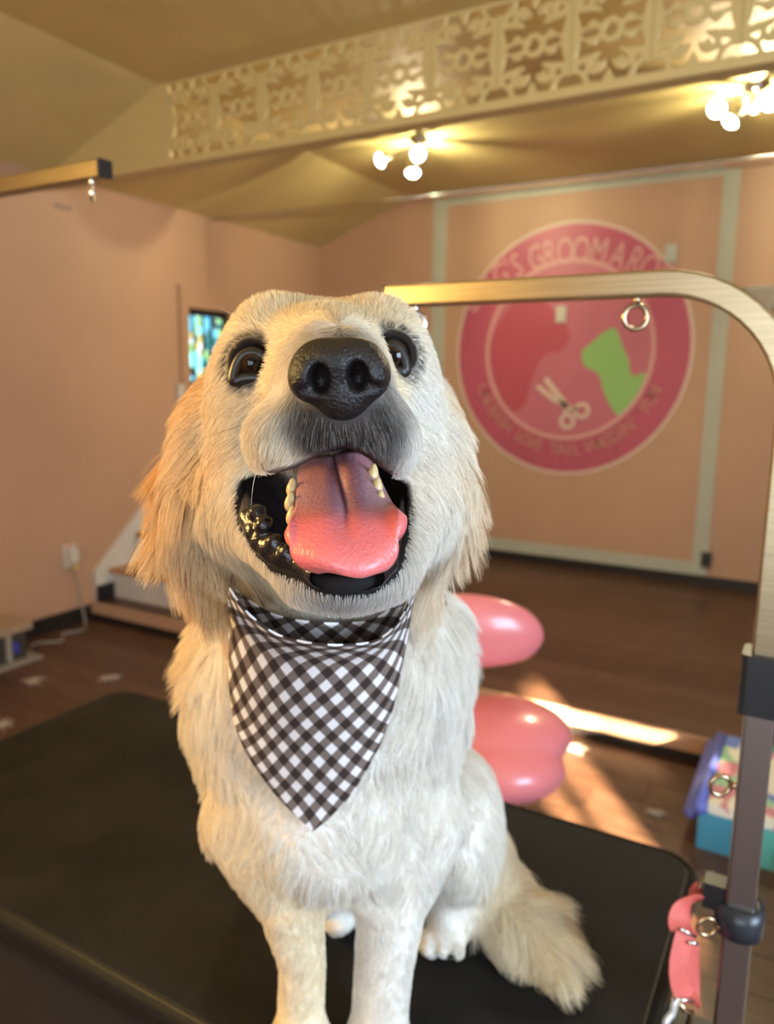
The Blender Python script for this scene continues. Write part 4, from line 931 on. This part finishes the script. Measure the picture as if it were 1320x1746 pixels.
GING = gingham()
ban = empty('bandana', to_world(cc(550, 1050, 0.68)), 'brown and white gingham bandana tied round the dog\'s neck', 'bandana')
BANV = []
def cloth(name, rows, nu, nv, th=0.0012, clear=0.012):
    """rows: list of (list of px,py,z control points across); lofted by splines both ways"""
    R = [spline([np.array(p, float) for p in r], 10) for r in rows]
    def resample(C, n):
        s = np.concatenate([[0], np.cumsum(np.linalg.norm(np.diff(C[:, :2], axis=0), axis=1))]); t = np.linspace(0, s[-1], n) if s[-1] > 0 else np.zeros(n)
        return np.stack([np.interp(t, s, C[:, i]) for i in range(3)], 1)
    R = np.array([resample(r, nu) for r in R])
    S = spline([r.ravel() for r in R], max(2, nv//(len(rows)-1))).reshape(-1, nu, 3)
    P = np.array([[cc(p[0], p[1], p[2]) for p in r] for r in S]); nv = len(P)
    sh = P.shape; P = P.reshape(-1, 3)
    for _ in range(14):                              # lay the cloth on the coat
        gap = (clear+np.repeat(0.021*np.clip(1-np.arange(nv)/nv*5, 0, 1), nu)*(clear > 0.01))-dog_f(P.astype(np.float32)); P = P*(1-0.7*np.clip(gap, -0.004, 0.02)/P[:, 2])[:, None]
    P = P.reshape(sh)
    for _ in range(6): P[1:-1, 1:-1] = 0.5*P[1:-1, 1:-1]+0.125*(P[:-2, 1:-1]+P[2:, 1:-1]+P[1:-1, :-2]+P[1:-1, 2:])
    BANV.extend(P.reshape(-1, 3)[::3])
    # cloth coordinates: arc lengths from the centre column
    mid = nu//2; vv = np.concatenate([[0], np.cumsum(np.linalg.norm(np.diff(P[:, mid], axis=0), axis=1))])
    seg = np.linalg.norm(np.diff(P, axis=1), axis=2); cum = np.concatenate([np.zeros((nv, 1)), np.cumsum(seg, 1)], 1); uu = cum-cum[:, mid:mid+1]
    me = bpy.data.meshes.new(name); F = [(i*nu+j, i*nu+j+1, (i+1)*nu+j+1, (i+1)*nu+j) for i in range(nv-1) for j in range(nu-1)]
    W = to_world(P.reshape(-1, 3)); me.from_pydata(W.tolist(), [], F); me.update(); me.shade_smooth()
    ul = me.uv_layers.new(name='UVMap'); li = np.array([l.vertex_index for l in me.loops]); UV = np.stack([uu.ravel()*1.25, np.repeat(vv, nu)*0.78], 1)[li]
    ul.data.foreach_set('uv', UV.astype(np.float32).ravel())
    o = link(name, me, GING, ban); md = o.modifiers.new('thick', 'SOLIDIFY'); md.thickness = th; md.offset = 0
    return o
# hanging triangle (front fold dips below the chin)
def row(xl, xr, y, zc, ze, sagl=0, sagr=0, sag=0, n=7):
    return [(xl+(xr-xl)*t, y+(sagl*(1-t)**3+sagr*t**3)+sag*math.sin(math.pi*t), zc+(ze-zc)*abs(2*t-1)**2.2) for t in np.linspace(0, 1, n)]
tri = [
 [(391, 1002, .69), (420, 1042, .665), (470, 1080, .650), (530, 1096, .643), (590, 1099, .642), (645, 1090, .648), (685, 1052, .665), (708, 996, .69)],
 [(390, 1035, .70), (418, 1074, .672), (470, 1106, .652), (530, 1119, .645), (590, 1121, .644), (645, 1112, .650), (682, 1082, .670), (702, 1040, .70)],
 [(391, 1100, .715), (420, 1130, .685), (470, 1150, .662), (530, 1158, .652), (590, 1158, .652), (645, 1150, .660), (677, 1128, .682), (692, 1100, .71)],
 [(394, 1200, .725), (425, 1218, .695), (475, 1228, .674), (530, 1232, .664), (585, 1232, .664), (632, 1226, .674), (658, 1214, .69), (672, 1200, .715)],
 [(416, 1275, .725), (445, 1290, .70), (485, 1298, .685), (530, 1301, .676), (575, 1301, .676), (612, 1296, .684), (636, 1286, .70), (647, 1272, .718)],
 [(466, 1350, .715), (480, 1357, .705), (505, 1361, .695), (530, 1363, .688), (557, 1363, .688), (580, 1360, .692), (596, 1355, .70), (606, 1345, .71)],
 [(512, 1397, .703), (518, 1399, .70), (525, 1401, .698), (532, 1402, .697), (540, 1402, .697), (548, 1400, .698), (555, 1398, .70), (562, 1394, .703)],
 [(530, 1414, .701), (531, 1415, .701), (532, 1416, .70), (533, 1416, .70), (534, 1416, .70), (535, 1416, .701), (536, 1415, .701), (537, 1414, .701)]]
cloth('triangle', tri, 49, 56)
band = [
 [(386, 985, .72), (420, 1020, .675), (470, 1048, .635), (530, 1060, .625), (590, 1062, .625), (640, 1054, .635), (685, 1022, .67), (713, 985, .72)],
 [(388, 1000, .715), (420, 1045, .675), (470, 1075, .645), (530, 1090, .635), (590, 1092, .635), (640, 1080, .643), (685, 1045, .67), (711, 1000, .715)],
 [(390, 1020, .71), (420, 1075, .68), (470, 1105, .655), (530, 1118, .648), (590, 1120, .648), (640, 1108, .655), (683, 1075, .675), (708, 1020, .71)]]
cloth('neck_band', band, 41, 12, clear=0.0099)
# the part of the band that goes round behind the neck
bk = spline([cc(*p) for p in ((389, 1004, .705), (380, 965, .75), (420, 930, .80), (560, 915, .82), (690, 930, .80), (722, 965, .75), (710, 1000, .705))], 6)
WP = np.concatenate([bk+TN*s for s in (0.020, 0.010, 0.0, -0.010, -0.020)])
body_f = lambda P: smin(head_f(P), trunk_f(P), 0.03)
for _ in range(10):                                  # draw the strip up against the neck
    d_ = body_f(WP); g_ = np.stack([(body_f(WP+e)-d_)/0.002 for e in np.eye(3)*0.002], 1); g_ /= np.maximum(np.linalg.norm(g_, axis=1), 1e-6)[:, None]
    WP = WP-g_*np.clip(d_-0.012, -0.03, 0.03)[:, None]*0.7
nb_ = len(bk); arc = np.concatenate([[0], np.cumsum(np.linalg.norm(np.diff(bk, axis=0), axis=1))])
me = bpy.data.meshes.new('neck_wrap'); me.from_pydata(to_world(WP).tolist(), [], [(r*nb_+j, r*nb_+j+1, (r+1)*nb_+j+1, (r+1)*nb_+j) for r in range(4) for j in range(nb_-1)]); me.update(); me.shade_smooth()
ul = me.uv_layers.new(name='UVMap'); UVW = np.stack([np.tile(arc, 5), np.repeat(np.arange(5)*0.010, nb_)], 1)[[l.vertex_index for l in me.loops]]; ul.data.foreach_set('uv', UVW.astype(np.float32).ravel())
o = link('neck_wrap', me, GING, ban); md = o.modifiers.new('thick', 'SOLIDIFY'); md.thickness = 0.0012; md.offset = 0
BANV.extend(WP)
# coat
def fur_material(name, rough=0.45):
    m = bpy.data.materials.new(name); m.use_nodes = True; N, L = m.node_tree.nodes, m.node_tree.links
    N.remove(N['Principled BSDF']); out = N['Material Output']
    a = N.new('ShaderNodeAttribute'); a.attribute_name = 'fcol'
    df = N.new('ShaderNodeBsdfDiffuse'); tr = N.new('ShaderNodeBsdfTranslucent'); gl_ = N.new('ShaderNodeBsdfHair'); gl_.inputs['RoughnessU'].default_value = rough; gl_.inputs['RoughnessV'].default_value = 0.9
    L.new(a.outputs['Color'], df.inputs['Color']); L.new(a.outputs['Color'], tr.inputs['Color']); L.new(a.outputs['Color'], gl_.inputs['Color'])
    m1 = N.new('ShaderNodeMixShader'); m1.inputs[0].default_value = 0.3; L.new(df.outputs[0], m1.inputs[1]); L.new(tr.outputs[0], m1.inputs[2])
    mx = N.new('ShaderNodeMixShader'); mx.inputs[0].default_value = 0.12; L.new(m1.outputs[0], mx.inputs[1]); L.new(gl_.outputs[0], mx.inputs[2]); L.new(mx.outputs[0], out.inputs['Surface'])
    return m
FUR = fur_material('dog_hair')
def hair_object(name, P, rad, C, mt, parent, kind='stuff', label=None):
    n, k, _ = P.shape
    hc = bpy.data.hair_curves.new(name); hc.add_curves([k]*n)
    hc.attributes['position'].data.foreach_set('vector', P.astype(np.float32).ravel())
    ra = hc.attributes.get('radius') or hc.attributes.new('radius', 'FLOAT', 'POINT')
    ra.data.foreach_set('value', rad.astype(np.float32).ravel())
    ca = hc.attributes.new('fcol', 'FLOAT_COLOR', 'CURVE'); c4 = np.ones((n, 4), np.float32); c4[:, :3] = C; ca.data.foreach_set('color', c4.ravel())
    o = bpy.data.objects.new(name, hc); col.objects.link(o); hc.materials.append(mt); o.parent = parent
    if kind: o['kind'] = kind
    if label: o['label'] = label
    return o
def grow(V, F, n_total):
    T = np.concatenate([F[:, [0, 1, 2]], F[:, [0, 2, 3]]]); a, b, c = V[T[:, 0]], V[T[:, 1]], V[T[:, 2]]
    nr = np.cross(b-a, c-a); ar = np.linalg.norm(nr, axis=1)/2; cen = (a+b+c)/3
    VN = np.zeros_like(V)
    for i in range(3): np.add.at(VN, T[:, i], nr)
    VN /= np.maximum(np.linalg.norm(VN, axis=1), 1e-12)[:, None]
    if (VN*(V-V.mean(0))).sum(1).mean() < 0: VN = -VN
    Dg, Ln, C, Fl, R = coat_at(cen)
    reg = np.array(GR)[R]
    den = np.select([reg == 'face', reg == 'ear', reg == 'tail'], [3.6, 3.6, 2.4], 1.0)
    den = den*np.clip(0.020/np.maximum(Ln, 0.006), 0.8, 1.6)
    face = (VN[T[:, 0]]*cen).sum(1)/np.linalg.norm(cen, axis=1)         # >0: turned away from the viewer
    den = np.where((face > 0.35) & (reg != 'ear'), den*0.35, den)
    pb = ar*den; pb /= pb.sum()
    t = RNG.choice(len(T), n_total, p=pb); u = RNG.random(n_total); v = RNG.random(n_total); s = u+v > 1; u[s] = 1-u[s]; v[s] = 1-v[s]
    P = a[t]+(b[t]-a[t])*u[:, None]+(c[t]-a[t])*v[:, None]
    Nn = VN[T[t, 0]]*(1-u-v)[:, None]+VN[T[t, 1]]*u[:, None]+VN[T[t, 2]]*v[:, None]; Nn /= np.linalg.norm(Nn, axis=1)[:, None]
    keep = (mouth(P.astype(np.float32)) > 0.0035) & (EYED(P) > 0.0170) & (nose_f(P.astype(np.float32)) > 0.0015) & (lips(P.astype(np.float32)) > 0.002) & (P@TN > TD+0.006)
    P, Nn = P[keep], Nn[keep]; n = len(P)
    D, Ln, C, Fl, R = coat_at(P); reg = np.array(GR)[R]
    # keep the hair around the lids short and dark
    ed = EYED(P); nearE = np.clip((0.0225-ed)/0.004, 0, 1); Ln = Ln*(1-0.5*nearE); C = C*(1-nearE[:, None]*0.9)
    mdist = mouth(P.astype(np.float32)); Ln = np.where(mdist < 0.03, np.minimum(Ln, 0.0035+0.45*np.maximum(mdist, 0)), Ln)
    jit = RNG.normal(0, 1, (n, 3)); tg = D-Nn*(D*Nn).sum(1)[:, None]; tg /= np.maximum(np.linalg.norm(tg, axis=1), 1e-6)[:, None]
    # slow swirl so that locks form
    sw = np.stack([np.sin(P@np.array([41., 23., 17.])*2+1), np.sin(P@np.array([-19., 37., 29.])*2+2), np.sin(P@np.array([31., -27., 13.])*2)], 1)
    amp = np.select([reg == 'face', reg == 'ear', reg == 'tail'], [0.10, 0.32, 0.36], 0.38)[:, None]
    tg = tg+sw*amp+jit*np.select([reg == 'face', reg == 'tail', reg == 'ear'], [0.09, 0.26, 0.20], 0.17)[:, None]; tg -= Nn*(tg*Nn).sum(1)[:, None]*0.9; tg /= np.linalg.norm(tg, axis=1)[:, None]
    d0 = tg*(1-Fl[:, None])+Nn*Fl[:, None]*1.15; d0 /= np.linalg.norm(d0, axis=1)[:, None]
    # under the bandana the coat lies flat
    kd = kdtree.KDTree(len(BANV))
    for i, q in enumerate(BANV): kd.insert(q, i)
    kd.balance(); bd = np.array([kd.find(q)[2] for q in P]); nb = (bd < 0.035) & (reg != 'ear')
    Ln = np.where(nb, np.minimum(Ln, 0.004+np.maximum(bd-0.010, 0)*0.9), Ln); Fl = np.where(nb, Fl*0.4, Fl)
    L_ = Ln*RNG.uniform(0.65, 1.15, n); cs = np.clip(Ln/0.028, 0.25, 1)
    down = -TN*np.where(reg == 'face', 0.0, 0.35)[:, None]
    K = 6; ts = np.linspace(0, 1, K)
    pts = P[:, None]+d0[:, None]*(L_[:, None]*ts)[..., None]+(tg-d0+down)[:, None]*(L_[:, None]*0.45*ts**2)[..., None]
    # locks: tips drawn to the tip of a neighbouring lead hair
    def clump(pts, count, amt):
        lead = RNG.choice(n, count, replace=False); kd = kdtree.KDTree(count)
        for i, q in enumerate(P[lead]): kd.insert(q, i)
        kd.balance(); near = np.array([kd.find(q)[1] for q in P]); ld = lead[near]
        delta = pts[ld]-pts; return pts+delta*(amt[:, None]*ts**1.6)[..., None]
    pts = clump(pts, n//32, np.select([reg == 'face', reg == 'ear', reg == 'tail'], [0.20, 0.5, 0.40], 0.48)*cs)
    pts = clump(pts, n//260, np.select([reg == 'face', reg == 'ear', reg == 'tail'], [0.04, 0.35, 0.22], 0.36)*cs)
    h = P@TN
    under = (TD+0.003)-(pts@TN); pts += np.maximum(under, 0)[..., None]*TN
    vr = RNG.normal(1, 0.13, n)[:, None]; C = np.clip(C*vr, 0.01, 0.95)
    dk = C.mean(1) < 0.35; rnd = RNG.random(n); C[dk & (rnd < 0.5)] = C[dk & (rnd < 0.5)]*0.4+np.array([0.55, 0.50, 0.46])*0.6*rnd[dk & (rnd < 0.5), None]*2
    rb = np.select([reg == 'face', reg == 'ear', reg == 'tail'], [0.00018, 0.00018, 0.00024], 0.00026)
    rb = np.where(dk, rb*0.65, rb)
    rad = rb[:, None]*(1-0.75*ts**1.5)[None]
    W = to_world(pts.reshape(-1, 3)).reshape(n, K, 3)
    for rg, nm in (('face', 'face_fur'), ('ear', 'ear_feathering'), ('tail', 'tail_feathering'), ('coat', 'coat')):
        k_ = reg == rg; hair_object(nm, W[k_], rad[k_], C[k_], FUR, dog)
    return n
NH = grow(DV, DF, 230000)
# whiskers and stray brow hairs
WK = [((500, 715, .425), (425, 722, .45), (345, 748, .47), 0), ((480, 745, .43), (420, 775, .44), (385, 800, .45), 1), ((470, 770, .43), (425, 800, .43), (400, 830, .44), 1), ((660, 715, .43), (730, 705, .45), (770, 700, .47), 1),
      ((668, 740, .43), (740, 745, .45), (800, 735, .47), 1), ((450, 590, .505), (432, 552, .495), (415, 522, .49), 0), ((655, 575, .505), (690, 545, .495), (712, 515, .49), 1), ((660, 760, .43), (700, 790, .43), (710, 815, .44), 1), ((425, 570, .52), (400, 540, .52), (375, 525, .52), 1),
      ((440, 795, .45), (432, 825, .447), (428, 862, .445), 1)]
P = np.array([spline([to_world(cc(*p)) for p in w_[:3]], 5) for w_ in WK]); k = P.shape[1]
hair_object('whiskers', P, np.tile(0.00022*(1-0.8*np.linspace(0, 1, k)), (len(WK), 1)), np.array([(0.02, 0.018, 0.015) if not w_[3] else (0.85, 0.8, 0.7) for w_ in WK]), FUR, dog)
